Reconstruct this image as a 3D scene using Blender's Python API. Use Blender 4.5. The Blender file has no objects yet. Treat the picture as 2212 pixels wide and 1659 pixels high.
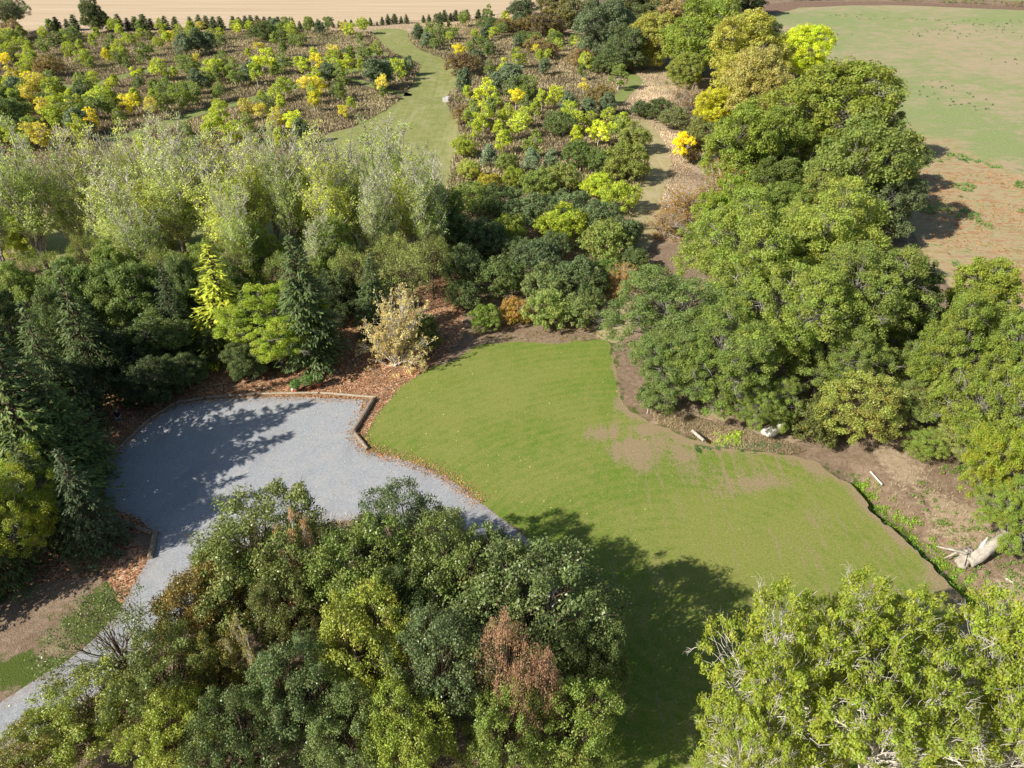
import bpy, bmesh, math, random
import numpy as np
from mathutils import Vector, Matrix
R_ = math.radians
# ------------------------------------------------------------------ camera, sky, sun, exposure
scene = bpy.context.scene
COL = scene.collection
CAMH, PITCH, FOV = 40.0, R_(35.0), R_(70.0)
cam_data = bpy.data.cameras.new('camera')
cam_data.sensor_width = 36; cam_data.angle = FOV
cam_data.clip_start = 0.5; cam_data.clip_end = 6000
cam = bpy.data.objects.new('camera', cam_data); COL.objects.link(cam)
cam.location = (0, 0, CAMH); cam.rotation_euler = (math.pi/2-PITCH, 0, 0)
scene.camera = cam
SUN_EL, SUN_DX, SUN_DY = R_(36.0), 0.865, 0.502          # light travels towards +X +Y
world = bpy.data.worlds.new('World'); scene.world = world; world.use_nodes = True
wn = world.node_tree; wn.nodes.clear()
sky = wn.nodes.new('ShaderNodeTexSky'); sky.sky_type = 'NISHITA'; sky.sun_disc = False
sky.sun_elevation = SUN_EL; sky.sun_rotation = math.atan2(-SUN_DX, -SUN_DY)
bgn = wn.nodes.new('ShaderNodeBackground'); bgn.inputs[1].default_value = 0.072
wo = wn.nodes.new('ShaderNodeOutputWorld')
wn.links.new(sky.outputs[0], bgn.inputs[0]); wn.links.new(bgn.outputs[0], wo.inputs[0])
sl = bpy.data.lights.new('sun', 'SUN'); sl.energy = 5.0; sl.angle = R_(0.5); sl.color = (1.0, 0.94, 0.84)
sun = bpy.data.objects.new('sun', sl); COL.objects.link(sun)
sun.rotation_euler = Vector((SUN_DX*math.cos(SUN_EL), SUN_DY*math.cos(SUN_EL), -math.sin(SUN_EL))).to_track_quat('-Z', 'Y').to_euler()
scene.view_settings.view_transform = 'Standard'; scene.view_settings.look = 'None'
scene.view_settings.exposure = 0.45; scene.view_settings.gamma = 1.0
scene.render.engine = 'CYCLES'
scene.cycles.max_bounces = 6; scene.cycles.diffuse_bounces = 3; scene.cycles.glossy_bounces = 2
scene.cycles.transmission_bounces = 3; scene.cycles.transparent_max_bounces = 6

# ------------------------------------------------------------------ picture -> place (the survey grid is 2212 x 1659)
PW, PH = 2212.0, 1659.0
FP = PW/2/math.tan(FOV/2)
SP, CP = math.sin(PITCH), math.cos(PITCH)
def at(px, py, z=0.0):
    a = (px-PW/2)/FP; b = (py-PH/2)/FP
    dz = -SP-b*CP; dy = CP-b*SP
    t = (z-CAMH)/dz
    return Vector((a*t, dy*t, z))
def proj(x, y, z):
    dz = z-CAMH
    d = y*CP-dz*SP
    return PW/2+x/d*FP, PH/2+(-dz*CP-y*SP)/d*FP, d
def atv(pts): return np.array([at(p[0], p[1])[:2] for p in pts])
def smooth(pts, n=6, closed=True):
    P = np.array(pts, float); m = len(P); out = []
    for i in range(m if closed else m-1):
        if closed: a, b, c, d = P[i-1], P[i], P[(i+1) % m], P[(i+2) % m]
        else: a, b, c, d = P[max(i-1, 0)], P[i], P[i+1], P[min(i+2, m-1)]
        for k in range(n):
            t = k/n
            out.append(.5*((2*b)+(c-a)*t+(2*a-5*b+4*c-d)*t*t+(3*b-a-3*c+d)*t**3))
    if not closed: out.append(P[-1])
    return np.array(out)

# ------------------------------------------------------------------ numeric helpers
def hash2(ix, iy, s):
    h = (ix.astype(np.int64)*374761393+iy.astype(np.int64)*668265263+s*1442695041) & 0xffffffff
    h = ((h ^ (h >> 13))*1274126177) & 0xffffffff
    return ((h ^ (h >> 16)) & 0xffffff)/float(0xffffff)
def vnoise(x, y, sc, s=0):
    x = np.asarray(x, float)/sc; y = np.asarray(y, float)/sc
    ix = np.floor(x); iy = np.floor(y); fx = x-ix; fy = y-iy
    fx = fx*fx*(3-2*fx); fy = fy*fy*(3-2*fy)
    a = hash2(ix, iy, s); b = hash2(ix+1, iy, s); c = hash2(ix, iy+1, s); d = hash2(ix+1, iy+1, s)
    return (a*(1-fx)+b*fx)*(1-fy)+(c*(1-fx)+d*fx)*fy-.5
def fbm(x, y, sc, s=0): return vnoise(x, y, sc, s)+.5*vnoise(x, y, sc/2.1, s+7)+.25*vnoise(x, y, sc/4.3, s+13)
def segdist(x, y, P, closed=False):
    x = np.asarray(x, float).ravel(); y = np.asarray(y, float).ravel()
    best = np.full(x.shape, 1e9); n = len(P)
    for i in range(n if closed else n-1):
        a = P[i]; b = P[(i+1) % n]; d = b-a; L = max(d@d, 1e-9)
        t = np.clip(((x-a[0])*d[0]+(y-a[1])*d[1])/L, 0, 1)
        best = np.minimum(best, (x-a[0]-t*d[0])**2+(y-a[1]-t*d[1])**2)
    return np.sqrt(best)
def inside(x, y, P):
    x = np.asarray(x, float).ravel(); y = np.asarray(y, float).ravel(); r = np.zeros(x.shape, bool); n = len(P)
    for i in range(n):
        x0, y0 = P[i]; x1, y1 = P[(i+1) % n]
        if y0 == y1: continue
        c = ((y0 > y) != (y1 > y)) & (x < (x1-x0)*(y-y0)/(y1-y0)+x0)
        r ^= c
    return r
def sdf(x, y, P):
    d = segdist(x, y, P, True); return np.where(inside(x, y, P), d, -d)

# ------------------------------------------------------------------ object helpers
def fastmesh(name, V, F, mat=None, attrs=None, smooth_=False):
    V = np.asarray(V, np.float32); F = np.asarray(F, np.int32)
    me = bpy.data.meshes.new(name); k = F.shape[1]
    me.vertices.add(len(V)); me.vertices.foreach_set('co', V.ravel())
    me.loops.add(F.size); me.loops.foreach_set('vertex_index', F.ravel())
    me.polygons.add(len(F)); me.polygons.foreach_set('loop_start', np.arange(0, F.size, k, dtype=np.int32))
    me.polygons.foreach_set('loop_total', np.full(len(F), k, np.int32))
    if smooth_: me.polygons.foreach_set('use_smooth', np.ones(len(F), bool))
    me.update(calc_edges=True)
    for an, dom, dat in (attrs or []):
        a = me.attributes.new(an, 'FLOAT', dom); a.data.foreach_set('value', np.asarray(dat, np.float32))
    if mat: me.materials.append(mat)
    return me
def link(name, me, parent=None, loc=None):
    o = bpy.data.objects.new(name, me); COL.objects.link(o)
    if parent: o.parent = parent
    if loc is not None: o.location = loc
    return o
def tag(o, label, cat, group=None, kind=None):
    if label: o['label'] = label
    if cat: o['category'] = cat
    if group: o['group'] = group
    if kind: o['kind'] = kind
    return o
def empty(name, loc, rz=0.0):
    o = bpy.data.objects.new(name, None); COL.objects.link(o)
    o.location = loc; o.rotation_euler = (0, 0, rz); o.empty_display_size = .3
    return o

# ------------------------------------------------------------------ materials
class NT:
    def __init__(s, name):
        s.m = bpy.data.materials.new(name); s.m.use_nodes = True; s.t = s.m.node_tree; s.t.nodes.clear()
        s.out = s.n('ShaderNodeOutputMaterial'); s.b = s.n('ShaderNodeBsdfPrincipled'); s.l(s.b.outputs[0], s.out.inputs[0])
    def n(s, k, **kw):
        x = s.t.nodes.new(k)
        for a, v in kw.items(): setattr(x, a, v)
        return x
    def l(s, a, b): s.t.links.new(a, b)
    def inp(s, sock, v):
        if isinstance(v, (int, float)): sock.default_value = v
        elif isinstance(v, tuple): sock.default_value = v if len(v) == 4 else v+(1,)
        else: s.l(v, sock)
    def pos(s):
        if not hasattr(s, '_p'): s._p = s.n('ShaderNodeNewGeometry').outputs['Position']
        return s._p
    def obj(s): return s.n('ShaderNodeTexCoord').outputs['Object']
    def scaled(s, v, sc, rz=0.0):
        m = s.n('ShaderNodeMapping'); s.l(v, m.inputs[0]); m.inputs['Scale'].default_value = sc; m.inputs['Rotation'].default_value = (0, 0, rz); return m.outputs[0]
    def noise(s, sc, det=3, rough=.6, vec=None):
        x = s.n('ShaderNodeTexNoise'); s.l(vec if vec is not None else s.pos(), x.inputs['Vector'])
        x.inputs['Scale'].default_value = sc; x.inputs['Detail'].default_value = det; x.inputs['Roughness'].default_value = rough
        return x.outputs['Fac']
    def voro(s, sc, vec=None, out='Color'):
        x = s.n('ShaderNodeTexVoronoi'); s.l(vec if vec is not None else s.pos(), x.inputs['Vector']); x.inputs['Scale'].default_value = sc
        return x.outputs[out]
    def attr(s, a): x = s.n('ShaderNodeAttribute'); x.attribute_name = a; return x.outputs['Fac']
    def math(s, op, a, b=None, c=None):
        x = s.n('ShaderNodeMath', operation=op); s.inp(x.inputs[0], a)
        if b is not None: s.inp(x.inputs[1], b)
        if c is not None: s.inp(x.inputs[2], c)
        return x.outputs[0]
    def step(s, v, lo, hi, a=0.0, b=1.0):
        x = s.n('ShaderNodeMapRange'); x.interpolation_type = 'SMOOTHSTEP'; s.inp(x.inputs[0], v)
        x.inputs[1].default_value = lo; x.inputs[2].default_value = hi; x.inputs[3].default_value = a; x.inputs[4].default_value = b
        return x.outputs[0]
    def mix(s, f, a, b, mode='MIX'):
        x = s.n('ShaderNodeMix', data_type='RGBA', blend_type=mode); s.inp(x.inputs[0], f); s.inp(x.inputs[6], a); s.inp(x.inputs[7], b)
        return x.outputs[2]
    def ramp(s, f, st):
        x = s.n('ShaderNodeValToRGB'); s.l(f, x.inputs[0]); e = x.color_ramp.elements
        while len(e) < len(st): e.new(.5)
        for q, (p, c) in zip(e, st): q.position = p; q.color = c+(1,)
        return x.outputs[0]
    def done(s, col, rough=.85, spec=.2, bump=None, bd=.05, bs=.5):
        s.inp(s.b.inputs['Base Color'], col); s.inp(s.b.inputs['Roughness'], rough); s.b.inputs['Specular IOR Level'].default_value = spec
        if bump is not None:
            x = s.n('ShaderNodeBump'); s.l(bump, x.inputs['Height']); x.inputs['Distance'].default_value = bd; x.inputs['Strength'].default_value = bs
            s.l(x.outputs[0], s.b.inputs['Normal'])
        return s.m

LEAFV = 1.92
def leaf_mat(name, trans=.38, rough=.5, spec=.33, accent=(.42, .37, .04), hv=.05, vv=.7):
    s = NT(name); oi = s.n('ShaderNodeObjectInfo'); t = s.attr('t'); a = s.attr('a')
    h = s.n('ShaderNodeHueSaturation'); s.l(oi.outputs['Color'], h.inputs['Color'])
    s.l(s.math('ADD', .5-hv*.5, s.math('MULTIPLY', a, hv)), h.inputs['Hue'])
    s.l(s.math('ADD', LEAFV*(1-vv*.5), s.math('MULTIPLY', t, LEAFV*vv)), h.inputs['Value'])
    acc = s.math('LESS_THAN', a, oi.outputs['Alpha'])
    c = s.mix(acc, h.outputs[0], accent)
    s.done(c, rough, spec)
    tr = s.n('ShaderNodeBsdfTranslucent'); hs = s.n('ShaderNodeHueSaturation'); s.l(c, hs.inputs['Color']); hs.inputs['Value'].default_value = 1.3; hs.inputs['Hue'].default_value = .485
    s.l(hs.outputs[0], tr.inputs[0])
    mx = s.n('ShaderNodeMixShader'); mx.inputs[0].default_value = trans; s.l(s.b.outputs[0], mx.inputs[1]); s.l(tr.outputs[0], mx.inputs[2]); s.l(mx.outputs[0], s.out.inputs[0])
    return s.m
M = {}
M['leaf'] = leaf_mat('leaf')
M['leaf_glossy'] = leaf_mat('leaf_glossy', .22, .38, .5, accent=(.33, .23, .05))
M['leaf_poplar'] = leaf_mat('leaf_poplar', .45, .4, .35, accent=(.42, .34, .06), vv=.9)
M['needle'] = leaf_mat('needle', .15, .6, .25, accent=(.20, .16, .04), hv=.03, vv=.9)
M['weed'] = leaf_mat('weed', .2, .8, .1, accent=(.30, .24, .13), hv=.05, vv=.8)
def bark(name, c0, c1, sc=6):
    s = NT(name); n = s.noise(sc, 4, .65, s.scaled(s.obj(), (1, 1, .25)))
    return s.done(s.ramp(n, [(.3, c0), (.7, c1)]), .9, .15, n, .03)
M['bark_grey'] = bark('bark_grey', (.20, .18, .15), (.42, .39, .34))
M['bark_pale'] = bark('bark_pale', (.44, .40, .33), (.70, .66, .58))
M['bark_brown'] = bark('bark_brown', (.07, .05, .035), (.20, .15, .10))
M['bark_white'] = bark('bark_white', (.55, .52, .46), (.78, .75, .69))
M['deadwood'] = bark('deadwood', (.30, .26, .21), (.60, .54, .45), 4)
def grass_green(s, base_d, base_l, sc=1.0):
    f = s.noise(9*sc, 4, .7); g = s.noise(.35*sc, 3, .6)
    c = s.mix(s.step(f, .3, .7), base_d, base_l)
    return c, f, g
# ground: rough dry soil with weeds
def ground_mat():
    s = NT('ground_soil')
    f = s.noise(2.2, 5, .7); g = s.noise(.12, 4, .6); h = s.noise(11, 3, .7)
    soil = s.ramp(s.math('ADD', s.math('MULTIPLY', f, .6), s.math('MULTIPLY', s.noise(.35, 4, .7), .4)), [(.3, (.15, .10, .062)), (.5, (.28, .20, .135)), (.68, (.43, .33, .235))])
    dry = s.ramp(f, [(.25, (.32, .23, .145)), (.5, (.45, .34, .225)), (.8, (.60, .48, .34))])
    brown = s.ramp(h, [(.25, (.11, .08, .053)), (.55, (.19, .14, .095)), (.8, (.28, .21, .14))])
    green = s.ramp(h, [(.25, (.05, .08, .016)), (.55, (.11, .15, .03)), (.8, (.19, .20, .06))])
    c = s.mix(s.step(s.math('ADD', s.attr('dry'), s.math('MULTIPLY', s.math('SUBTRACT', f, .5), .9)), .35, .65), soil, dry)
    c = s.mix(s.step(s.math('ADD', s.attr('brown'), s.math('MULTIPLY', s.math('SUBTRACT', h, .5), .8)), .3, .7), c, brown)
    c = s.mix(s.step(s.math('ADD', s.attr('green'), s.math('MULTIPLY', s.math('SUBTRACT', s.noise(1.3, 5, .7), .5), 1.6)), .4, .62), c, green)
    return s.done(c, .95, .1, h, .12, .8)
M['ground'] = ground_mat()
def lawn_mat():
    s = NT('lawn_grass')
    hf = s.noise(7, 4, .75); mf = s.noise(.9, 4, .65); lf = s.noise(.11, 3, .5)
    streak = s.noise(1.1, 4, .7, s.scaled(s.pos(), (1.5, .17, 1)))
    green = s.ramp(hf, [(.2, (.060, .118, .013)), (.5, (.134, .215, .026)), (.8, (.255, .325, .06))])
    olive = s.ramp(hf, [(.2, (.13, .158, .028)), (.5, (.235, .26, .06)), (.8, (.355, .355, .12))])
    dirt = s.ramp(hf, [(.2, (.22, .15, .09)), (.5, (.33, .24, .15)), (.8, (.43, .33, .22))])
    mf2 = s.noise(2.6, 4, .8)
    wv = s.n('ShaderNodeTexWave', wave_type='RINGS', rings_direction='SPHERICAL'); mp = s.n('ShaderNodeMapping'); s.l(s.pos(), mp.inputs[0]); cc = at(1500, 1350); mp.inputs['Location'].default_value = (-cc.x, -cc.y, 0)
    s.l(mp.outputs[0], wv.inputs['Vector']); wv.inputs['Scale'].default_value = .33; wv.inputs['Distortion'].default_value = 2.5; wv.inputs['Detail'].default_value = 2; wv.inputs['Detail Scale'].default_value = .4
    gm = s.math('ADD', s.math('ADD', s.math('MULTIPLY', lf, .5), s.math('MULTIPLY', mf, .5)), s.math('ADD', s.math('MULTIPLY', s.math('SUBTRACT', mf2, .5), .5), s.math('MULTIPLY', wv.outputs['Fac'], .075)))
    c = s.mix(s.step(s.math('ADD', gm, s.math('MULTIPLY', s.attr('olive'), .30)), .40, .76), green, olive)
    dm = s.math('ADD', s.attr('bare'), s.math('ADD', s.math('MULTIPLY', s.math('SUBTRACT', streak, .5), 1.5), s.math('ADD', s.math('MULTIPLY', s.math('SUBTRACT', hf, .5), .8), s.math('MULTIPLY', s.math('SUBTRACT', mf2, .5), .9))))
    c = s.mix(s.step(dm, .38, .85, 0, .85), c, dirt)
    c = s.mix(s.math('MULTIPLY', s.step(streak, .50, .74, 0, .55), s.attr('streaky')), c, dirt)
    return s.done(c, .9, .15, s.math('ADD', s.noise(16, 3, .8), mf2), .05, .6)
M['lawn'] = lawn_mat()
def gravel_mat():
    s = NT('gravel_stone'); v = s.voro(26); n = s.noise(.7, 4, .6); n2 = s.noise(5, 4, .7)
    c = s.ramp(s.math('ADD', s.math('MULTIPLY', v, .6), s.math('MULTIPLY', n2, .4)), [(.15, (.20, .215, .235)), (.5, (.36, .375, .395)), (.85, (.56, .56, .56))])
    c = s.mix(s.step(n, .42, .7, 0, .4), c, (.47, .45, .42)); c = s.mix(s.step(s.noise(.22, 4, .7, s.scaled(s.pos(), (1, .35, 1), .9)), .5, .62, 0, .35), c, (.26, .265, .275))
    c = s.mix(s.math('MULTIPLY', s.math('GREATER_THAN', s.noise(9, 2, .5), .70), .6), c, (.11, .11, .115))
    c = s.mix(s.math('MULTIPLY', s.attr('edge'), s.step(s.noise(3.0, 4, .8), .42, .6)), c, (.27, .17, .10))
    return s.done(c, .9, .2, v, .02, .6)
M['gravel'] = gravel_mat()
def litter_mat():
    s = NT('leaf_litter'); v = s.n('ShaderNodeTexVoronoi'); s.l(s.pos(), v.inputs['Vector']); v.inputs['Scale'].default_value = 7.5
    sep = s.n('ShaderNodeSeparateColor'); s.l(v.outputs['Color'], sep.inputs[0])
    c = s.ramp(sep.outputs[0], [(0., (.11, .055, .035)), (.3, (.26, .12, .065)), (.6, (.46, .23, .13)), (.82, (.58, .36, .20)), (1., (.72, .55, .40))])
    c = s.mix(s.step(s.noise(.5, 4, .6), .45, .68, 0, .8), c, (.17, .11, .07))
    return s.done(c, .8, .2, sep.outputs[1], .08, .8)
M['litter'] = litter_mat()
def mown_mat(name, a, b, d, rz=0.2):
    s = NT(name); hf = s.noise(3.0, 4, .7); st = s.noise(1.1, 3, .6, s.scaled(s.pos(), (1, .06, 1), rz))
    c = s.mix(s.step(hf, .3, .7), a, b); c = s.mix(s.step(s.math('ADD', st, s.attr('bare')), .5, .8, 0, .75), c, d)
    c = s.mix(s.step(s.noise(.06, 3, .6), .4, .7, 0, .35), c, tuple(x*.75 for x in a)); c = s.mix(s.step(s.noise(.5, 5, .8), .42, .62, 0, .5), c, d)
    return s.done(c, .9, .12, hf, .06, .5)
M['mown'] = mown_mat('mown_grass', (.19, .225, .06), (.285, .30, .10), (.38, .35, .17))
M['track'] = mown_mat('track_grass', (.16, .22, .05), (.25, .29, .09), (.30, .29, .13), 1.4)
M['sandtrack'] = mown_mat('dry_track_grass', (.30, .27, .12), (.42, .36, .19), (.52, .42, .27))
def stubble_mat():
    s = NT('stubble'); st = s.noise(.5, 4, .6, s.scaled(s.pos(), (.03, 1, 1))); f = s.noise(2, 4, .7)
    c = s.ramp(s.math('ADD', s.math('MULTIPLY', st, .6), s.math('MULTIPLY', f, .4)), [(.3, (.42, .31, .19)), (.5, (.56, .43, .285)), (.7, (.68, .55, .39))])
    return s.done(c, .95, .1)
M['stubble'] = stubble_mat()
def plough_mat():
    s = NT('ploughed_soil'); f = s.noise(1.2, 5, .8)
    return s.done(s.ramp(f, [(.3, (.12, .075, .05)), (.5, (.24, .16, .11)), (.7, (.36, .26, .19))]), .95, .1, f, .3, .8)
M['plough'] = plough_mat()
def field_mat():
    s = NT('field_growth'); hf = s.noise(1.8, 5, .75); mf = s.noise(.22, 4, .6); sf = s.noise(.6, 5, .8, s.scaled(s.pos(), (1, .5, 1)))
    tan = s.ramp(hf, [(.2, (.30, .225, .13)), (.5, (.43, .345, .215)), (.8, (.54, .45, .31))])
    grn = s.ramp(hf, [(.2, (.16, .22, .065)), (.5, (.26, .32, .12)), (.8, (.38, .41, .19))])
    red = s.ramp(s.noise(.55, 6, .8, s.scaled(s.pos(), (.6, 1.5, 1))), [(.36, (.34, .19, .10)), (.46, (.42, .28, .14)), (.52, (.47, .37, .23)), (.57, (.38, .34, .15)), (.63, (.20, .26, .08))])
    c = s.mix(s.step(s.math('ADD', s.attr('weed'), s.math('MULTIPLY', s.math('SUBTRACT', sf, .5), 1.5)), .35, .7), tan, red)
    c = s.mix(s.step(s.math('ADD', s.attr('green'), s.math('ADD', s.math('MULTIPLY', s.math('SUBTRACT', hf, .5), 1.1), s.math('ADD', s.math('MULTIPLY', s.math('SUBTRACT', mf, .5), 1.2), s.math('MULTIPLY', s.math('SUBTRACT', s.noise(.5, 6, .85, s.scaled(s.pos(), (.45, 1, 1))), .5), 2.6)))), .15, .85), c, grn)
    sp = s.step(s.noise(.45, 3, .5, s.scaled(s.pos(), (1, .55, 1))), .66, .72)
    c = s.mix(s.math('MULTIPLY', sp, s.math('MULTIPLY', s.attr('weed'), .9)), c, (.07, .13, .035))
    c = s.mix(s.step(s.noise(.28, 5, .8, s.scaled(s.pos(), (.5, 1, 1), .3)), .4, .65, 0, .3), c, (.36, .29, .19)); return s.done(c, .92, .12, hf, .15, .8)
M['field'] = field_mat()
def plain(name, c0, c1, rough=.7, sc=8, spec=.3):
    s = NT(name); n = s.noise(sc, 3, .6, s.obj()); return s.done(s.ramp(n, [(.3, c0), (.7, c1)]), rough, spec)
M['timber'] = bark('weathered_timber', (.20, .15, .11), (.38, .31, .24), 5)
M['timber_pale'] = bark('pale_timber', (.33, .27, .19), (.52, .45, .34), 5)
M['pole'] = bark('pole_wood', (.16, .13, .11), (.30, .25, .21), 3)
M['terracotta'] = plain('terracotta', (.38, .12, .06), (.52, .19, .10))
M['crate'] = plain('painted_slats', (.55, .53, .52), (.74, .72, .72))
M['metal'] = plain('galvanised_metal', (.35, .36, .37), (.5, .5, .52), .4)
M['skin'] = plain('skin', (.42, .24, .16), (.50, .30, .21), .5)
M['tee'] = plain('dark_cotton', (.012, .014, .022), (.025, .027, .04), .9)
M['shorts'] = plain('blue_cotton', (.05, .14, .22), (.08, .19, .28), .85)
M['hair'] = plain('grey_hair', (.16, .13, .11), (.30, .26, .22), .7, 40)
M['shoe'] = plain('shoe_leather', (.05, .045, .04), (.12, .11, .10), .6)
M['plastic'] = plain('grey_plastic', (.08, .08, .085), (.13, .13, .14), .4)
M['chalk'] = plain('chalk_stone', (.6, .57, .5), (.8, .77, .7), .9)

# ------------------------------------------------------------------ the lie of the land
DITCH = atv(smooth([(1850, 1030), (1890, 1080), (1950, 1130), (2010, 1180), (2070, 1240), (2110, 1290), (2150, 1340), (2212, 1400), (2300, 1480)], 3, False))
PIT = np.array(at(1532, 948)[:2])
def hgt(x, y):
    x = np.asarray(x, float); y = np.asarray(y, float)
    d = segdist(x, y, DITCH).reshape(x.shape)
    z = -1.0*np.exp(-(d/1.1)**2)
    z = z-.9*np.exp(-((x-PIT[0])**2+(y-PIT[1])**2)/.7)
    return z
def hz(x, y): return float(hgt(np.array([x]), np.array([y]))[0])

def grid_mesh(xs, ys, zf):
    X, Y = np.meshgrid(xs, ys); nx, ny = len(xs), len(ys)
    V = np.stack([X.ravel(), Y.ravel(), zf(X, Y).ravel()], 1)
    i = (np.arange(ny-1)[:, None]*nx+np.arange(nx-1)[None]).ravel()
    return V, np.stack([i, i+1, i+nx+1, i+nx], 1)
def axis(lo, hi, step, far, g=1.25):
    a = list(np.arange(lo, hi+step*.5, step)); s = step
    while a[-1] < far: s *= g; a.append(a[-1]+s)
    s = step
    while a[0] > -far: s *= g; a.insert(0, a[0]-s)
    return np.array(a)
def blobs(x, y, L, px=True):
    x = x+fbm(x, y, 7, 31)*np.clip(y*.06, 1, 12); y = y+fbm(x, y, 6, 47)*np.clip(y*.05, 1, 12)
    m = np.zeros(np.shape(x))
    for cx, cy, rx, ry, w in L:                      # centre and radii given on the survey grid
        c = at(cx, cy); e = at(cx+rx, cy); n = at(cx, cy-ry); sx = abs(e.x-c.x); sy = abs(n.y-c.y)
        m = np.maximum(m, w*np.exp(-(((x-c.x)/sx)**2+((y-c.y)/sy)**2))*(1+.9*fbm(x, y, 3.1, 91)))
    return m
def sheet(name, poly, z, mat, cell, nsc, namp, attrs=None, closed=True, sm=5, width=None, seed=0, zf=None):
    """a flat piece of ground cover with an organic outline (clipped grid)"""
    if width: P = atv(smooth(poly, sm, False))
    else: P = atv(smooth(poly, sm) if sm > 1 else poly)
    pad = (width or 0)+namp+cell
    x0, y0 = P.min(0)-pad; x1, y1 = P.max(0)+pad
    xs = np.arange(x0, x1+cell, cell); ys = np.arange(y0, y1+cell, cell)
    V, F = grid_mesh(xs, ys, lambda a, b: a*0)
    x, y = V[:, 0], V[:, 1]
    S = (width-segdist(x, y, P)) if width else sdf(x, y, P)
    S = S+fbm(x, y, nsc, seed)*namp*1.2
    T = np.concatenate([F[:, [0, 1, 2]], F[:, [0, 2, 3]]]); s = S[T] > 0; c = s.sum(1)
    keep = T[c == 3]; verts = [V]; tris = [keep]; base = len(V)
    nv = []; nt = []; cache = {}
    def cut(a, b):
        k = (a, b) if a < b else (b, a)
        if k not in cache:
            t = S[a]/(S[a]-S[b]); cache[k] = base+len(nv); nv.append(V[a]+(V[b]-V[a])*t)
        return cache[k]
    for tr in T[(c == 1) | (c == 2)]:
        f = [S[i] > 0 for i in tr]
        if sum(f) == 1:
            i = f.index(True); a, b, d = tr[i], tr[(i+1) % 3], tr[(i+2) % 3]; nt.append((a, cut(a, b), cut(a, d)))
        else:
            i = f.index(False); a, b, d = tr[i], tr[(i+1) % 3], tr[(i+2) % 3]; p = cut(a, b); q = cut(a, d); nt.append((p, b, d)); nt.append((p, d, q))
    if nv: verts.append(np.array(nv))
    if nt: tris.append(np.array(nt))
    V = np.concatenate(verts); T = np.concatenate(tris)
    u, inv = np.unique(T.ravel(), return_inverse=True); V = V[u]; T = inv.reshape(-1, 3)
    V[:, 2] = z
    x, y = V[:, 0], V[:, 1]; at_ = []
    for an, fn in (attrs or {}).items(): at_.append((an, 'POINT', fn(x, y, P)))
    o = link(name, fastmesh(name, V, T, mat, at_)); o['kind'] = 'structure'
    return o, P

# ------------------------------------------------------------------ ground sheets
MOWN = [(806, 66), (872, 64), (886, 88), (912, 110), (958, 128), (992, 154), (986, 188), (966, 208), (972, 240), (992, 272), (990, 310), (976, 352), (962, 420),
        (930, 520), (880, 640), (700, 600), (400, 560), (180, 600), (40, 560), (50, 480), (250, 440), (500, 420), (720, 360), (690, 300), (780, 268), (850, 226), (876, 200), (898, 168), (906, 140), (880, 128), (846, 112), (822, 92)]
LAWN = [(792, 968), (795, 930), (822, 888), (872, 830), (930, 795), (985, 775), (1040, 745), (1120, 740), (1200, 742), (1290, 732), (1318, 740), (1330, 790), (1338, 860), (1400, 905), (1470, 938), (1560, 968),
        (1680, 978), (1760, 1000), (1835, 1045), (1880, 1100), (1950, 1165), (2020, 1222), (2078, 1290), (2118, 1370), (2175, 1470), (2210, 1700), (1300, 1750), (1260, 1420), (1195, 1225), (1150, 1172), (1100, 1130), (1040, 1085), (985, 1042), (920, 1010), (850, 988)]
GRAVEL = [(-60, 1560), (40, 1492), (125, 1440), (185, 1395), (250, 1332), (300, 1245), (322, 1205), (338, 1152), (300, 1120), (235, 1095), (200, 1062), (205, 1025), (262, 962), (330, 902), (376, 872), (440, 864), (560, 857), (660, 858), (800, 864),
          (790, 885), (764, 940), (795, 975), (850, 987), (920, 1011), (985, 1044), (1040, 1088), (1100, 1133), (1150, 1173), (1192, 1228), (1225, 1300), (1190, 1320), (1120, 1220), (1000, 1150), (800, 1120), (600, 1140), (470, 1230), (400, 1330), (300, 1440), (180, 1520), (60, 1590), (-60, 1660)]
LITTER = [(-200, 1150), (60, 900), (200, 800), (420, 740), (700, 700), (860, 640), (940, 560), (985, 600), (1000, 690), (990, 740), (935, 790), (880, 828), (830, 878), (796, 935), (794, 972), (800, 1010), (700, 1000), (300, 1150), (330, 1210), (262, 1300), (200, 1240), (-100, 1300)]
RFIELD = [(1600, 34), (1640, 40), (1720, 17), (1840, 12), (1960, 12), (2100, 18), (2300, 26), (2700, 30), (2900, 700), (2400, 760), (2212, 720), (2100, 650), (2050, 620), (1990, 540), (1960, 450), (1960, 380), (1880, 240), (1780, 130), (1700, 80), (1640, 60)]
LAWNW = atv(smooth(LAWN, 4)); GRAVW = atv(GRAVEL); LITW = atv(smooth(LITTER, 3)); MOWNW = atv(smooth(MOWN, 4)); RFW = atv(RFIELD)
TRACKA = [(60, 192), (100, 186), (165, 187), (225, 177), (280, 161), (340, 150), (440, 146), (560, 142), (640, 134), (725, 123), (825, 116)]
TRACKB = [(250, 300), (330, 277), (380, 260), (450, 238), (540, 216), (600, 198), (650, 183), (710, 166), (780, 148), (850, 128)]
TRACKC = [(880, 205), (820, 190), (760, 170)]
RPATH = [(1330, 222), (1350, 200), (1372, 178), (1366, 166), (1340, 150)]
RPATH2 = [(1378, 262), (1392, 278), (1412, 306), (1424, 345), (1414, 391), (1402, 431), (1394, 484), (1360, 560), (1335, 640), (1325, 720)]
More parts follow.
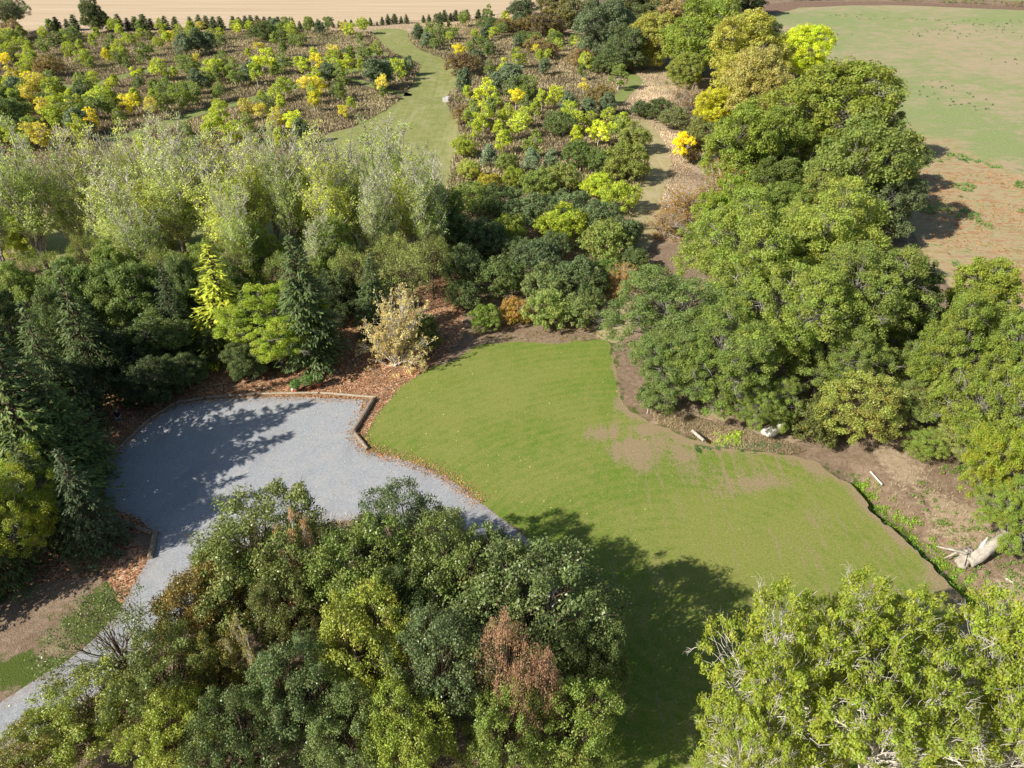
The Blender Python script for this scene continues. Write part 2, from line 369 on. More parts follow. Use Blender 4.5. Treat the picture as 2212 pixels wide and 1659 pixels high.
def ground_attr(x, y):
    # dry grass strips, brown weeds over the plantation, green by the ditch
    px, py, d = proj(x, y, 0)
    ok = (y > 5)
    px = np.where(ok, px, -9999); py = np.where(ok, py, 9999)
    plant = ((py < 420) & (px < 1400)).astype(float)
    edge = np.clip((78-py-(px-600)*.0)/10, 0, 1)*(px < 1300)
    brown = plant*(1-edge)
    dry = edge+blobs(x, y, [(1420, 165, 60, 30, 1.1), (1400, 205, 90, 30, 1.1), (1420, 280, 60, 50, 1.), (1450, 330, 50, 60, 1.), (1440, 420, 60, 60, .8), (1370, 400, 40, 60, .7),
                            (1480, 905, 110, 22, 1.), (1580, 940, 80, 18, .8), (1700, 960, 60, 20, .9), (1950, 1010, 90, 60, .9), (2080, 1130, 110, 70, .9), (2190, 1280, 80, 80, .8), (60, 60, 200, 12, .8), (1950, 5, 300, 3, .9)])
    brown = brown*(1-np.clip(dry, 0, 1))
    dd = segdist(x, y, DITCH)
    green = np.exp(-(dd/1.1)**2)*.45+blobs(x, y, [(60, 1450, 160, 50, 1.1), (240, 1285, 60, 45, 1.0), (190, 1350, 120, 50, 1.15), (1600, 965, 60, 14, .8), (1960, 1300, 60, 40, .3), (2180, 1200, 60, 40, .55), (2140, 1050, 60, 60, .5), (1410, 175, 40, 14, .6), (1330, 650, 40, 60, .7)])
    green = green+.55*np.exp(-np.clip(-sdf(x, y, LAWNW), 0, 9)/1.2)*(px > 1200)
    green = green+((px < 1500) & (py > 1200))*.35*((px > 400))
    return dry, brown, green
gx = axis(-90, 110, 1.0, 2500); gy = axis(5, 130, 1.0, 3000, 1.12)
V, F = grid_mesh(gx, gy, hgt)
extra = []
dry, brown, green = ground_attr(V[:, 0], V[:, 1])
g = link('ground', fastmesh('ground', V, F, M['ground'], [('dry', 'POINT', dry), ('brown', 'POINT', brown), ('green', 'POINT', green)], True)); g['kind'] = 'structure'
one = lambda x, y, P: x*0
def lawn_bare(x, y, P):
    d = sdf(x, y, LAWNW)
    b = blobs(x, y, [(1338, 800, 16, 60, 1.), (1350, 870, 30, 34, 1.15), (1420, 925, 75, 26, 1.1), (1405, 985, 85, 34, 1.0), (1450, 1000, 90, 26, .6), (1310, 940, 40, 20, .6), (1500, 960, 60, 14, .7), (1650, 1055, 100, 26, .72), (1560, 1030, 90, 30, .4),
                     (1750, 1010, 90, 18, .5), (1840, 1060, 60, 30, .5), (2010, 1270, 70, 50, .5), (2060, 1300, 40, 60, .7), (1900, 1190, 120, 60, .3), (2000, 1230, 60, 60, .4), (2080, 1380, 40, 60, .7), (1760, 1180, 150, 70, .22), (1880, 1400, 150, 60, .2), (1180, 775, 60, 12, .25), (1080, 1110, 60, 20, .3)])
    right = (x > 5) & (y < 55)
    b = np.maximum(b, (np.exp(-np.clip(d, 0, 9)/1.2)*.8*(x > 10)+np.exp(-np.clip(d, 0, 9)/.4)*.45)*(1+1.6*fbm(x, y, 5, 71)))
    return b*.92+right*.2
sheet('lawn', LAWN, .010, M['lawn'], .3, 1.6, .6, {'bare': lawn_bare, 'streaky': lambda x, y, P: np.clip((x-2)/12, .12, 1)*np.clip((62-y)/15, .25, 1), 'olive': lambda x, y, P: .12+blobs(x, y, [(1000, 880, 160, 90, .6), (1150, 1000, 120, 60, .4), (1700, 1200, 300, 120, .8), (1150, 800, 100, 30, .4)])})
sheet('leaf_bed', LITTER, .005, M['litter'], .45, 1.5, .5, {})
def gedge(x, y, P):
    d = sdf(x, y, GRAVW); return np.exp(-np.clip(d, 0, 9)/.35)*.9
sheet('gravel_drive', GRAVEL, .016, M['gravel'], .35, .7, .13, {'edge': gedge}, sm=1)
sheet('mown_path', MOWN, .02, M['mown'], .9, 2.5, .5, {'bare': lambda x, y, P: blobs(x, y, [(975, 330, 20, 80, .35), (950, 170, 12, 60, .3), (840, 80, 25, 10, .2)])})
for i, (tp, w) in enumerate([(TRACKA, 1.9), (TRACKB, 1.9), (TRACKC, 1.2)]):
    sheet('grass_track', tp, .014+.003*i, M['track'], .6, 2, .3, {'bare': one}, width=w, seed=i+3)
sheet('grass_track', RPATH, .022, M['track'], .5, 2, .3, {'bare': one}, width=1.6, seed=8)
sheet('sandy_track', RPATH2, .014, M['sandtrack'], .5, 1.5, .35, {'bare': one}, width=1.8, seed=9)
STUB = [(-900, 72), (-300, 70), (0, 66), (300, 64), (520, 60), (700, 54), (900, 44), (1060, 36), (1130, 12), (1230, -20), (1300, -120), (1200, -190), (-900, -190)]
sheet('stubble_field', STUB, .03, M['stubble'], 4, 12, 1.0, {}, sm=1)
def fgreen(x, y, P):
    return blobs(x, y, [(1800, 40, 260, 18, .85), (2100, 45, 200, 10, .6), (1960, 150, 160, 30, .62), (1900, 190, 140, 30, .9), (2060, 250, 150, 45, 1.), (2180, 310, 110, 50, 1.), (2120, 180, 160, 30, .35), (1760, 90, 120, 24, .5), (2150, 340, 60, 20, .8)])*.8+.46+.55*vnoise(x, y, 45, 5)+.3*vnoise(x, y, 14, 6)-np.clip(proj(x, y, 0)[1]-330, 0, 100)/100*.4
def fweed(x, y, P):
    px, py, d = proj(x, y, 0)
    return np.clip((py-215-(px-1990)*.55)/90, 0, 1)*1.1
sheet('field', RFIELD, .02, M['field'], 1.6, 6, 1.2, {'green': fgreen, 'weed': fweed}, sm=1)
sheet('ploughed_strip', [(1560, 22), (1700, 4), (1900, 3), (2100, 11), (2300, 18), (2300, 25), (2100, 17), (1900, 9), (1730, 16), (1650, 38), (1590, 60)], .035, M['plough'], 1.6, 5, .8, {}, sm=1)
sheet('far_field', [(1700, -200), (3200, -200), (3200, 2), (2212, 3), (1950, -8), (1700, -20)], .03, M['field'], 8, 14, 2, {'green': lambda x, y, P: x*0+.8, 'weed': one}, sm=1)

# ------------------------------------------------------------------ vegetation builders
def unit(v): return v/np.maximum(np.linalg.norm(v, axis=-1, keepdims=True), 1e-9)
def tubes(P, Rr, S=5):
    P = np.asarray(P, float); Rr = np.asarray(Rr, float); N, K, _ = P.shape
    T = unit(np.gradient(P, axis=1)); ref = np.where(np.abs(T[..., 2:3]) > .9, [[[1., 0, 0]]], [[[0, 0, 1.]]])
    u = unit(np.cross(T, ref)); w = np.cross(T, u)
    a = np.arange(S)*2*math.pi/S
    V = P[:, :, None]+Rr[:, :, None, None]*(np.cos(a)[None, None, :, None]*u[:, :, None]+np.sin(a)[None, None, :, None]*w[:, :, None])
    idx = np.arange(N*K*S).reshape(N, K, S); nx = np.roll(idx, -1, 2)
    F = np.stack([idx[:, :-1], nx[:, :-1], nx[:, 1:], idx[:, 1:]], -1).reshape(-1, 4)
    return V.reshape(-1, 3), F
def join(parts):
    Vs, Fs, b = [], [], 0
    for V, F in parts:
        Vs.append(V); Fs.append(F+b); b += len(V)
    return np.concatenate(Vs), np.concatenate(Fs)
def bez(rng, A, B, lift=0.0, wig=.08, K=6):
    A = np.asarray(A, float); B = np.asarray(B, float); L = np.linalg.norm(B-A, axis=1)[:, None]
    C = (A+B)/2+np.array([0, 0, 1.])*lift*L+rng.normal(0, wig, A.shape)*L
    t = np.linspace(0, 1, K)[None, :, None]
    P = (1-t)**2*A[:, None]+2*t*(1-t)*C[:, None]+t*t*B[:, None]
    J = rng.normal(0, wig*.25, P.shape)*L[:, None]; J[:, 0] = 0; J[:, -1] = 0
    return P+J
def taper(N, K, r0, r1):
    t = np.linspace(0, 1, K)[None]; r0 = np.broadcast_to(np.asarray(r0, float).reshape(-1, 1), (N, 1)); r1 = np.broadcast_to(np.asarray(r1, float).reshape(-1, 1), (N, 1))
    return r0*(1-t)+r1*t
def cards(rng, c, nrm, size, asp=.55, axis=None, sv=.35):
    N = len(c); ax = rng.normal(size=(N, 3)) if axis is None else axis
    a = unit(ax-(ax*nrm).sum(1)[:, None]*nrm); b = np.cross(nrm, a)
    L = (size*(1+rng.uniform(-sv, sv, N)))[:, None]; W = L*asp
    V = np.stack([c-a*L*.5, c+b*W*.5+a*L*.08, c+a*L*.5, c-b*W*.5+a*L*.08], 1).reshape(-1, 3)
    return V, np.arange(N*4).reshape(-1, 4)
def fib(n, rng, zlo=-1.0, jit=.25):
    i = np.arange(n)+.5; z = 1-(1-zlo)*i/n; ph = i*2.39996+rng.uniform(0, 6.3); r = np.sqrt(np.clip(1-z*z, 0, 1))
    return unit(np.stack([r*np.cos(ph), r*np.sin(ph), z], 1)+rng.normal(0, jit, (n, 3)))
def leaves(rng, C, cr, n, size, up=.35, out=.7, rnd=.7, asp=.55, sq=.75, wind=0):
    N = len(C)*n; c = np.repeat(C, n, 0); r = np.repeat(np.broadcast_to(cr, len(C)), n)
    d = rng.normal(size=(N, 3)); d[:, 2] += .25; d = unit(d)
    q = c+d*(r*rng.uniform(0, 1, N)**.45)[:, None]*np.array([1, 1, sq])
    nr = unit(d*out+np.array([0, 0, up])+unit(rng.normal(size=(N, 3)))*rnd)
    V, F = cards(rng, q, nr, np.full(N, size), asp)
    tc = np.repeat(rng.uniform(0, 1, len(C)), n)
    t = np.clip(.45*tc+.55*rng.uniform(0, 1, N), 0, 1); ac = np.repeat(rng.uniform(0, 1, len(C)), n)
    a = np.clip(.5*ac+.5*rng.uniform(0, 1, N), 0, 1)
    return V, F, t, a
ARCH = {}
def reg(kind, H, R, zc, parts):
    """parts: list of (name, mesh)"""
    ARCH.setdefault(kind, []).append(dict(H=H, R=R, zc=zc, parts=parts))
def lobed(rng, H, R, cb, nl, lr, nc, zlo=-.35, flat=1.0, cone=0.0, irr=.14):
    Rz = H*(1-cb)/2; zc = H-Rz
    d = fib(nl, rng, zlo, .22); rad = rng.uniform(.58-irr*.5, .58+irr, nl)
    k = 1-cone*(d[:, 2]*.5+.5)
    L = np.stack([d[:, 0]*R*rad*k, d[:, 1]*R*rad*k, zc+d[:, 2]*Rz*rad*flat], 1)
    L = np.concatenate([L, [[0, 0, zc+Rz*.25]]]); lrad = np.append(lr*R*rng.uniform(.75, 1.25, nl)*np.append(k, 1)[:nl], lr*R*1.2)
    cs, li = [], []
    for i in range(len(L)):
        dd = fib(nc, rng, -.55, .25); p = L[i]+dd*lrad[i]*rng.uniform(.75, 1.12, nc)[:, None]*np.array([1, 1, min(1., Rz/R)*.85+.15])
        ok = np.ones(nc, bool)
        for j in range(len(L)):
            if j != i: ok &= (np.linalg.norm((p-L[j]), axis=1) > lrad[j]*.78)
        ok &= p[:, 2] > H*cb*.55
        cs.append(p[ok]); li += [i]*ok.sum()
    return L, lrad, np.concatenate(cs), np.array(li), zc, Rz
def broadleaf(kind, seed, H=11, R=5, cb=.22, nl=12, lr=.42, nc=18, cr=.8, n=110, size=.2, leafm='leaf', barkm='bark_grey', brm=None, zlo=-.35,
              flat=1.0, cone=0, tr=None, br=.05, dead=0, twig=0, droop=0, rnd=.7, up=.35, asp=.55, S=5, stems=1, irr=.14):
    rng = np.random.default_rng(seed)
    L, lrad, C, li, zc, Rz = lobed(rng, H, R, cb, nl, lr, nc, zlo, flat, cone, irr)
    tr = tr or H*.02
    top = np.array([rng.normal(0, .03)*R, rng.normal(0, .03)*R, zc+Rz*.35])
    tp = bez(rng, [[0, 0, -.15]], [top], 0, .02, 9)
    parts = [tubes(tp, taper(1, 9, tr*1.15, tr*.25), 7)]
    # limbs
    fr = rng.uniform(.25, .65, len(L)); A = np.stack([np.interp(fr, np.linspace(0, 1, 9), tp[0][:, k]) for k in range(3)], 1)
    if stems > 1: A[:, :2] *= .2; A[:, 2] = rng.uniform(0, H*.12, len(L))
    LP = bez(rng, A, L, .10, .07, 7); parts.append(tubes(LP, taper(len(L), 7, tr*.45, tr*.14), S))
    tV, tF = join(parts); trunk = fastmesh('trunk', tV, tF, M[barkm], None, True)
    # branches to clumps
    B = bez(rng, LP[li, rng.integers(2, 7, len(C))], C-np.array([0, 0, cr*.1])-unit(C-L[li])*cr*.25, .06, .14, 5); bp = [tubes(B, taper(len(C), 5, br, br*.3), 4)]
    if twig:
        k = rng.integers(0, len(C), twig); dd = unit(C[k]-L[li[k]]+rng.normal(0, .35*cr, (twig, 3))+np.array([0, 0, .3*cr]))
        bp.append(tubes(bez(rng, C[k]-dd*cr*.3, C[k]+dd*cr*rng.uniform(1.0, 1.8, (twig, 1)), .1, .12, 4), taper(twig, 4, br*.55, br*.15), 3))
    if dead:
        out = np.linalg.norm(C[:, :2], axis=1)/R+.3*(C[:, 2]-zc)/Rz; k = rng.choice(len(C), dead, replace=False, p=np.clip(out, .05, 2)/np.clip(out, .05, 2).sum())
        for q in k:
            o = C[q]; dr = unit(np.array([o[0], o[1], R*rng.uniform(-.6, .5)])+rng.normal(0, .25*R, 3)); m = 5
            e1 = o+dr*cr*rng.uniform(.8, 1.5); main = bez(rng, [L[li[q]]*.35+o*.65], [e1], .15, .12, 6); bp.append(tubes(main, taper(1, 6, .05, .02), 4))
            s0 = main[0][rng.integers(1, 6, m)]; E = s0+(dr*1.2+rng.normal(0, .38, (m, 3))+[0, 0, -.15])*cr*rng.uniform(.7, 1.7, (m, 1)); b2 = bez(rng, s0, E, -.1, .14, 6); bp.append(tubes(b2, taper(m, 6, .024, .009), 3))
            k2 = np.repeat(np.arange(m), 3); s2 = b2[k2, rng.integers(2, 5, m*3)]
            bp.append(tubes(bez(rng, s2, s2+(dr*.4+rng.normal(0, .5, (m*3, 3)))*cr, 0, .15, 4), taper(m*3, 4, .013, .006), 3))
    bV, bF = join(bp); bm_ = fastmesh('branches', bV, bF, M[brm or barkm])
    lV, lF, t, a = leaves(rng, C, cr*rng.uniform(.75, 1.25, len(C)), n, size, up=up, rnd=rnd, asp=asp)
    if droop: lV[:, 2] -= 0
    cm = fastmesh('crown', lV, lF, M[leafm], [('t', 'FACE', t), ('a', 'FACE', a)])
    P = [('trunk', trunk), ('branches', bm_), ('crown', cm)]
    reg(kind, H, R, zc, P)
def conifer(kind, seed, H=13, R=3, lv=.36, nb=8, spray=26, ssz=.5, droop=.35, z0=.06, pw=.85, asp=.32, barkm='bark_brown', lift=.1, fluff=.16):
    rng = np.random.default_rng(seed); zs = np.arange(H*z0, H*.97, lv); A, B, Ln = [], [], []
    for z in zs:
        f = 1-z/H; Lr = R*(f**pw)*min(1, .55+z/H*4)
        m = nb if f > .3 else max(4, int(nb*.6)); ph = rng.uniform(0, 6.28)
        for k in range(m):
            an = ph+k*6.283/m+rng.normal(0, .2); l = max(.25, Lr*rng.uniform(.72, 1.15)); A.append((0, 0, z)); B.append((math.cos(an)*l, math.sin(an)*l, z-droop*l*rng.uniform(.6, 1.3)+.15*H*(1-f)*.2)); Ln.append(l)
    A = np.array(A); B = np.array(B); Ln = np.array(Ln)
    P = bez(rng, A, B, lift, .04, 7); bV, bF = tubes(P, taper(len(A), 7, .05, .012), 3)
    ns = np.maximum(6, (spray*Ln/R*1.2)).astype(int); bi = np.repeat(np.arange(len(A)), ns); N = len(bi)
    s = rng.uniform(.22, 1.0, N)**.8; x = s*6; i0 = np.minimum(x.astype(int), 5); fr = (x-i0)[:, None]; q = P[bi, i0]*(1-fr)+P[bi, i0+1]*fr
    dr = unit(P[bi, 6]-P[bi, 0]); side = unit(np.cross(dr, [0, 0, 1.])); sg = rng.normal(0, 1, N)
    wid = Ln[bi]*fluff*(1.15-s*.7); q = q+side*(sg*wid)[:, None]+np.stack([np.zeros(N), np.zeros(N), -np.abs(sg)*wid*.25+rng.normal(0, .05, N)], 1)
    ax = dr+side*(np.sign(sg)*rng.uniform(.2, .8, N))[:, None]+np.stack([np.zeros(N), np.zeros(N), rng.uniform(-.35, .15, N)], 1)
    nr = unit(np.array([0, 0, 1.])+dr*.35+rng.normal(0, .38, (N, 3)))
    V, F = cards(rng, q, nr, np.full(N, ssz), asp, ax)
    bt = rng.uniform(0, 1, len(A)); t = np.clip(.4*bt[bi]+.3*s+.3*rng.uniform(0, 1, N), 0, 1); a = rng.uniform(0, 1, N)
    tv, tf = tubes([[[0, 0, -.15], [0, 0, H*.5], [0, 0, H*.98]]], [[H*.018, H*.011, .02]], 6)
    reg(kind, H, R, H*.4, [('trunk', fastmesh('trunk', tv, tf, M[barkm], None, True)), ('branches', fastmesh('branches', bV, bF, M[barkm])),
                          ('crown', fastmesh('crown', V, F, M['needle'], [('t', 'FACE', t), ('a', 'FACE', a)]))])
def poplar(kind, seed, H=15, R=3.2, ns=4, leafn=9, size=.17, bare=.2):
    rng = np.random.default_rng(seed); an = rng.uniform(0, 6.28)+np.arange(ns)*6.283/ns+rng.normal(0, .3, ns)
    rr = R*rng.uniform(.25, .8, ns); hh = H*rng.uniform(.78, 1.0, ns)
    A = np.stack([rng.normal(0, .08, ns), rng.normal(0, .08, ns), rng.uniform(0, H*.16, ns)], 1); A[0] = (0, 0, -.15)
    B = np.stack([np.cos(an)*rr, np.sin(an)*rr, hh], 1); P = bez(rng, A, B, .0, .05, 12)
    P[:, :, 0] += np.sin(np.linspace(0, 5, 12))[None]*rng.uniform(-.25, .25, (ns, 1)); tV, tF = tubes(P, taper(ns, 12, H*.009, .02), 6)
    nb = 30; bi = np.repeat(np.arange(ns), nb); N = len(bi); s = rng.uniform(.2, .98, N); x = s*11; i0 = np.minimum(x.astype(int), 10); fr = (x-i0)[:, None]
    q = P[bi, i0]*(1-fr)+P[bi, i0+1]*fr; a2 = rng.uniform(0, 6.28, N); ln = (1.15-s)*R*.85*rng.uniform(.5, 1.2, N)+.35
    e = q+np.stack([np.cos(a2)*ln*.75, np.sin(a2)*ln*.75, ln*rng.uniform(.6, 1.3, N)], 1)
    Q = bez(rng, q, e, -.08, .06, 6)
    k = np.repeat(np.arange(N), 5); i1 = rng.integers(1, 5, len(k)); q2 = Q[k, i1]; l2 = ln[k]*rng.uniform(.25, .6, len(k)); a3 = rng.uniform(0, 6.28, len(k))
    e2 = q2+np.stack([np.cos(a3)*l2*.6, np.sin(a3)*l2*.6, l2*rng.uniform(.4, 1.2, len(k))], 1); Q2 = bez(rng, q2, e2, -.05, .08, 4)
    bV, bF = join([tubes(Q, taper(N, 6, .06*(1.2-s)+.012, .02), 4), tubes(Q2, taper(len(k), 4, .02, .012), 3)])
    C = np.concatenate([Q2[:, 3], Q2[:, 2], Q[:, 5], Q[:, 3]]); pr = np.clip((H*(1-bare*.4)-C[:, 2])/(H*bare), .12, 1); C = C[rng.uniform(0, 1, len(C)) < pr]
    lV, lF, t, a = leaves(rng, C, .42, leafn, size, up=.2, out=.3, rnd=1.1, asp=.75, sq=1)
    reg(kind, H, R, H*.58, [('trunk', fastmesh('trunk', tV, tF, M['bark_grey'], None, True)), ('branches', fastmesh('branches', bV, bF, M['bark_pale'])),
                           ('crown', fastmesh('crown', lV, lF, M['leaf_poplar'], [('t', 'FACE', t), ('a', 'FACE', a)]))])
def twiggy(kind, seed, H=5, R=3, nst=26, nl=900, size=.14, barkm='bark_pale', spread=1.0, sub=9, leafm='leaf'):
    rng = np.random.default_rng(seed); d = fib(nst, rng, .05, .2); rr = rng.uniform(.7, 1.0, nst)[:, None]
    B = d*rr*np.array([R*spread, R*spread, H]); A = np.stack([rng.normal(0, .15, nst), rng.normal(0, .15, nst), np.zeros(nst)], 1)
    P = bez(rng, A, B, .12, .06, 8); k = np.repeat(np.arange(nst), sub); i = rng.integers(2, 7, len(k)); q = P[k, i]
    dd = unit(P[k, 7]-P[k, 0]+rng.normal(0, 1, (len(k), 3))*R*.35); e = q+dd*R*rng.uniform(.2, .5, (len(k), 1)); Q = bez(rng, q, e, .05, .1, 5)
    k2 = np.repeat(np.arange(len(k)), 3); q2 = Q[k2, rng.integers(1, 4, len(k2))]; e2 = q2+unit(dd[k2]+rng.normal(0, .5, (len(k2), 3)))*R*rng.uniform(.1, .25, (len(k2), 1))
    Q2 = bez(rng, q2, e2, 0, .1, 3)
    tV, tF = tubes(P, taper(nst, 8, R*.022, R*.005), 4); bV, bF = join([tubes(Q, taper(len(k), 5, R*.007, R*.003), 3), tubes(Q2, taper(len(k2), 3, R*.004, R*.002), 3)])
    C = np.concatenate([Q2[:, 2], Q[:, 4]]); C = C[rng.integers(0, len(C), nl)]
    lV, lF, t, a = leaves(rng, C, .2, 3, size, rnd=1.0)
    reg(kind, H, R, H*.5, [('trunk', fastmesh('trunk', tV, tF, M[barkm])), ('branches', fastmesh('branches', bV, bF, M[barkm])),
                          ('crown', fastmesh('crown', lV, lF, M[leafm], [('t', 'FACE', t), ('a', 'FACE', a)]))])

for sd in (1, 2, 3, 4):    # small-leaved glossy trees of the near grove
    broadleaf('grove', sd, H=11, R=4.6, cb=.06, nl=15, lr=.38, nc=26, cr=.62, n=125, size=.17, leafm='leaf_glossy', barkm='bark_brown', twig=260, br=.035, rnd=.9, zlo=-.5)
for sd in (11, 12, 13):    # ash: open feathery clumps over pale branches
    broadleaf('ash', sd, H=13, R=6, cb=.08, nl=22, lr=.29, nc=26, cr=.6, n=165, size=.205, asp=.42, barkm='bark_grey', brm='bark_grey', br=.04, twig=160, dead=7, irr=.34, rnd=.75, zlo=-.6)
for sd in (21, 22):
    broadleaf('ash_near', sd, H=12, R=6.5, cb=.12, nl=22, lr=.28, nc=24, cr=.5, n=82, size=.22, asp=.45, barkm='bark_pale', brm='bark_pale', br=.035, twig=420, dead=34, irr=.25, rnd=.7, zlo=-.5)
for sd in (31, 32, 33):    # dense broadleaf for hedgerows
    broadleaf('oak', sd, H=10, R=5, cb=.02, nl=22, lr=.31, nc=24, cr=.66, n=115, size=.245, barkm='bark_grey', br=.04, twig=30, zlo=-.85, irr=.3)
for sd in (41, 42, 43, 44):
    broadleaf('shrub', sd, H=4, R=2.6, cb=.0, nl=12, lr=.38, nc=18, cr=.42, n=55, size=.2, barkm='bark_brown', br=.022, twig=60, stems=4, zlo=-.7, irr=.2)
for sd in (51, 52, 53, 54, 55):
    broadleaf('young', sd, H=4.6, R=1.7, cb=.04, nl=11, lr=.34, nc=14, cr=.26, n=24, size=.21, barkm='bark_pale', tr=.06, br=.02, S=4, irr=.3, zlo=-.75)
for sd in (56, 57, 58):
    broadleaf('young_cone', sd, H=5, R=1.5, cb=.04, nl=12, lr=.34, nc=13, cr=.25, n=24, size=.2, barkm='bark_pale', tr=.06, br=.02, S=4, irr=.2, cone=.5, zlo=-.8)
for sd in (61, 62):
    broadleaf('young_thin', sd, H=4.2, R=1.2, cb=.2, nl=8, lr=.34, nc=7, cr=.3, n=20, size=.24, barkm='bark_white', tr=.045, br=.02, S=4, irr=.3, zlo=-.6)
for sd in (66, 67, 68):
    broadleaf('young_pine', sd, H=4.6, R=2.0, cb=.0, nl=13, lr=.32, nc=11, cr=.36, n=40, size=.32, asp=.22, leafm='needle', barkm='bark_brown', tr=.08, br=.025, S=4, irr=.2, cone=.55, up=.1, rnd=1.1, zlo=-.8)
for sd in (71, 72): conifer('spruce', sd, H=13, R=3.6, spray=34, ssz=.42, asp=.3)
for sd in (73,): conifer('cypress', sd, H=12, R=3.4, lv=.32, nb=9, spray=38, ssz=.42, droop=.05, pw=.7, lift=.18)
conifer('golden', 75, H=10, R=2.2, lv=.36, nb=7, spray=30, ssz=.36, droop=.25, pw=.75, fluff=.2)
for sd in (76, 77): conifer('hedge_conifer', sd, H=4.6, R=1.15, lv=.3, nb=9, spray=12, ssz=.5, droop=-.5, pw=.55, z0=.02, asp=.35)
for sd in (81, 82, 83, 84): poplar('poplar', sd, H=16, R=3.8, ns=6, leafn=9, size=.18, bare=.40)
for sd in (91, 92): twiggy('twiggy', sd, nst=34, nl=3200, size=.15, sub=11)
twiggy('birch_thin', 95, H=8, R=2.2, nst=14, nl=3600, size=.1, barkm='bark_white', spread=1.15, sub=16)
broadleaf('airy', 97, H=9, R=4.5, cb=.25, nl=12, lr=.4, nc=16, cr=.8, n=66, size=.16, leafm='leaf_glossy', barkm='bark_brown', twig=200, br=.03, rnd=1.0)

FORCE = {}
TREES = []
_rr = random.Random(5)
def mktree(kind, base, sx, sz, label, cat, col, acc=0.0, group=None, name=None, v=None, bz=None):
    arr = ARCH[kind]; ar = arr[_rr.randrange(len(arr)) if v is None else v % len(arr)]
    o = empty(name or 'tree', base, _rr.uniform(0, 6.28)); q = _rr.uniform(.88, 1.14); o.scale = (sx*q, sx/q, sz)
    o.rotation_euler[0] = _rr.gauss(0, .035); o.rotation_euler[1] = _rr.gauss(0, .035)
    r_, g_, b_ = col
    if g_ > r_: r_ += (g_-r_)*.60; g_ *= 1.10; b_ *= 1.1
    col = (r_, g_, b_)
    for nm, me in ar['parts']:
        c = link(nm, me, o); c.color = (col[0], col[1], col[2], acc)
    tag(o, label, cat, group); TREES.append(o)
    return o
def T(kind, cx, cy, rpx, label, col, acc=0.0, H=None, cat='tree', group=None, name=None, v=None):
    """crown centre and half width on the survey grid -> a tree standing on the ground below that crown"""
    ar = ARCH[kind][0 if v is None else v % len(ARCH[kind])]; z = (H or ar['H'])*.6
    for _ in range(6):
        p = at(cx, cy, z); d = proj(p.x, p.y, z)[2]; sx = rpx*d/FP/ar['R']; sz = max(H/ar['H'], sx*(.92 if kind in ('oak', 'shrub') else .8)) if H else sx*(1.12 if kind == 'shrub' else 1); z = ar['zc']*sz
    return mktree(kind, (p.x, p.y, 0), sx, sz, label, cat, col, acc, group, name, v)
def TB(kind, bx, by, H, label, col, acc=0.0, wide=1.0, cat='tree', group=None, name=None, v=None):
    ar = ARCH[kind][0 if v is None else v % len(ARCH[kind])]; p = at(bx, by, 0); s = H/ar['H']
    return mktree(kind, (p.x, p.y, 0), s*wide, s, label, cat, col, acc, group, name, v)
def TT(kind, tx, ty, H, label, col, acc=0.0, wide=1.0, cat='conifer', group=None, name=None, v=None):
    ar = ARCH[kind][0 if v is None else v % len(ARCH[kind])]; p = at(tx, ty, H); s = H/ar['H']
    return mktree(kind, (p.x, p.y, 0), s*wide, s, label, cat, col, acc, group, name, v)
# ------------------------------------------------------------------ the near grove inside the drive
DG = (.060, .105, .028); MG = (.085, .140, .030); LG = (.14, .20, .030); OL = (.125, .145, .036); BG = (.050, .095, .036); YG = (.20, .235, .028)
T('grove', 600, 1225, 165, 'olive-green round tree at the upper left of the near grove, beside the sunlit gravel', (.105, .13, .034), .04, 11)
T('grove', 880, 1190, 118, 'dark green tree at the top of the near grove, crown against the gravel drive', BG, .01, 10)
T('grove', 770, 1270, 135, 'mid-green glossy tree in the middle of the near grove, right of the rusty birch', MG, .04, 11)
T('birch_thin', 628, 1235, 72, 'bare rusty birch with white stems in the upper left of the near grove', (.36, .22, .11), .3, 14, name='birch_tree')
T('grove', 960, 1270, 125, 'olive-tinted leafy tree at the upper right of the near grove', (.09, .13, .034), .05, 11)
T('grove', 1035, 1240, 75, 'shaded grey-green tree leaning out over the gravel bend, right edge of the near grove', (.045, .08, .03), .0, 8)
T('grove', 1160, 1335, 180, 'broadest dark green tree at the right side of the near grove, above the rust-brown one', (.072, .118, .036), .03, 12)
T('grove', 430, 1335, 110, 'orange-tinted tree at the left of the near grove over the gravel', (.16, .125, .034), .40, 9)
T('grove', 520, 1275, 100, 'green tree between the orange-tinted tree and the rusty birch', MG, .10, 9)
T('birch_thin', 562, 1405, 62, 'small brown-green birch low in the left part of the near grove', (.24, .21, .08), .2, 12, name='birch_tree')
T('grove', 790, 1420, 120, 'lime-yellow tree in the centre of the near grove', (.19, .205, .032), .12, 11)
T('grove', 900, 1360, 95, 'dark green tree behind the lime-yellow one in the near grove', (.055, .095, .03), .02, 10)
T('grove', 950, 1490, 120, 'dark blue-green tree left of the rust-brown dying tree', (.06, .11, .042), .02, 11)
T('airy', 1090, 1465, 58, 'rust-brown dying tree near the bottom of the near grove', (.30, .185, .11), .2, 13)
T('airy', 1165, 1525, 58, 'low rust-brown tree just right of the tall dying one', (.29, .18, .11), .2, 12)
T('grove', 1285, 1440, 82, 'green tree on the right edge of the near grove against the shaded lawn', (.07, .115, .035), .02, 10)
T('grove', 1240, 1590, 105, 'brighter green feathery tree at the lower right corner of the near grove', (.105, .18, .035), .06, 9)
T('grove', 1080, 1610, 95, 'fresh green tree at the bottom edge below the rust-brown tree', (.10, .16, .034), .06, 10)
T('grove', 890, 1620, 110, 'lime-green tree at the bottom edge of the picture in the middle of the grove', (.14, .19, .03), .04, 10)
T('grove', 660, 1510, 115, 'blue-green tree low in the near grove, below the small brown-green birch', (.062, .12, .042), .02, 10)
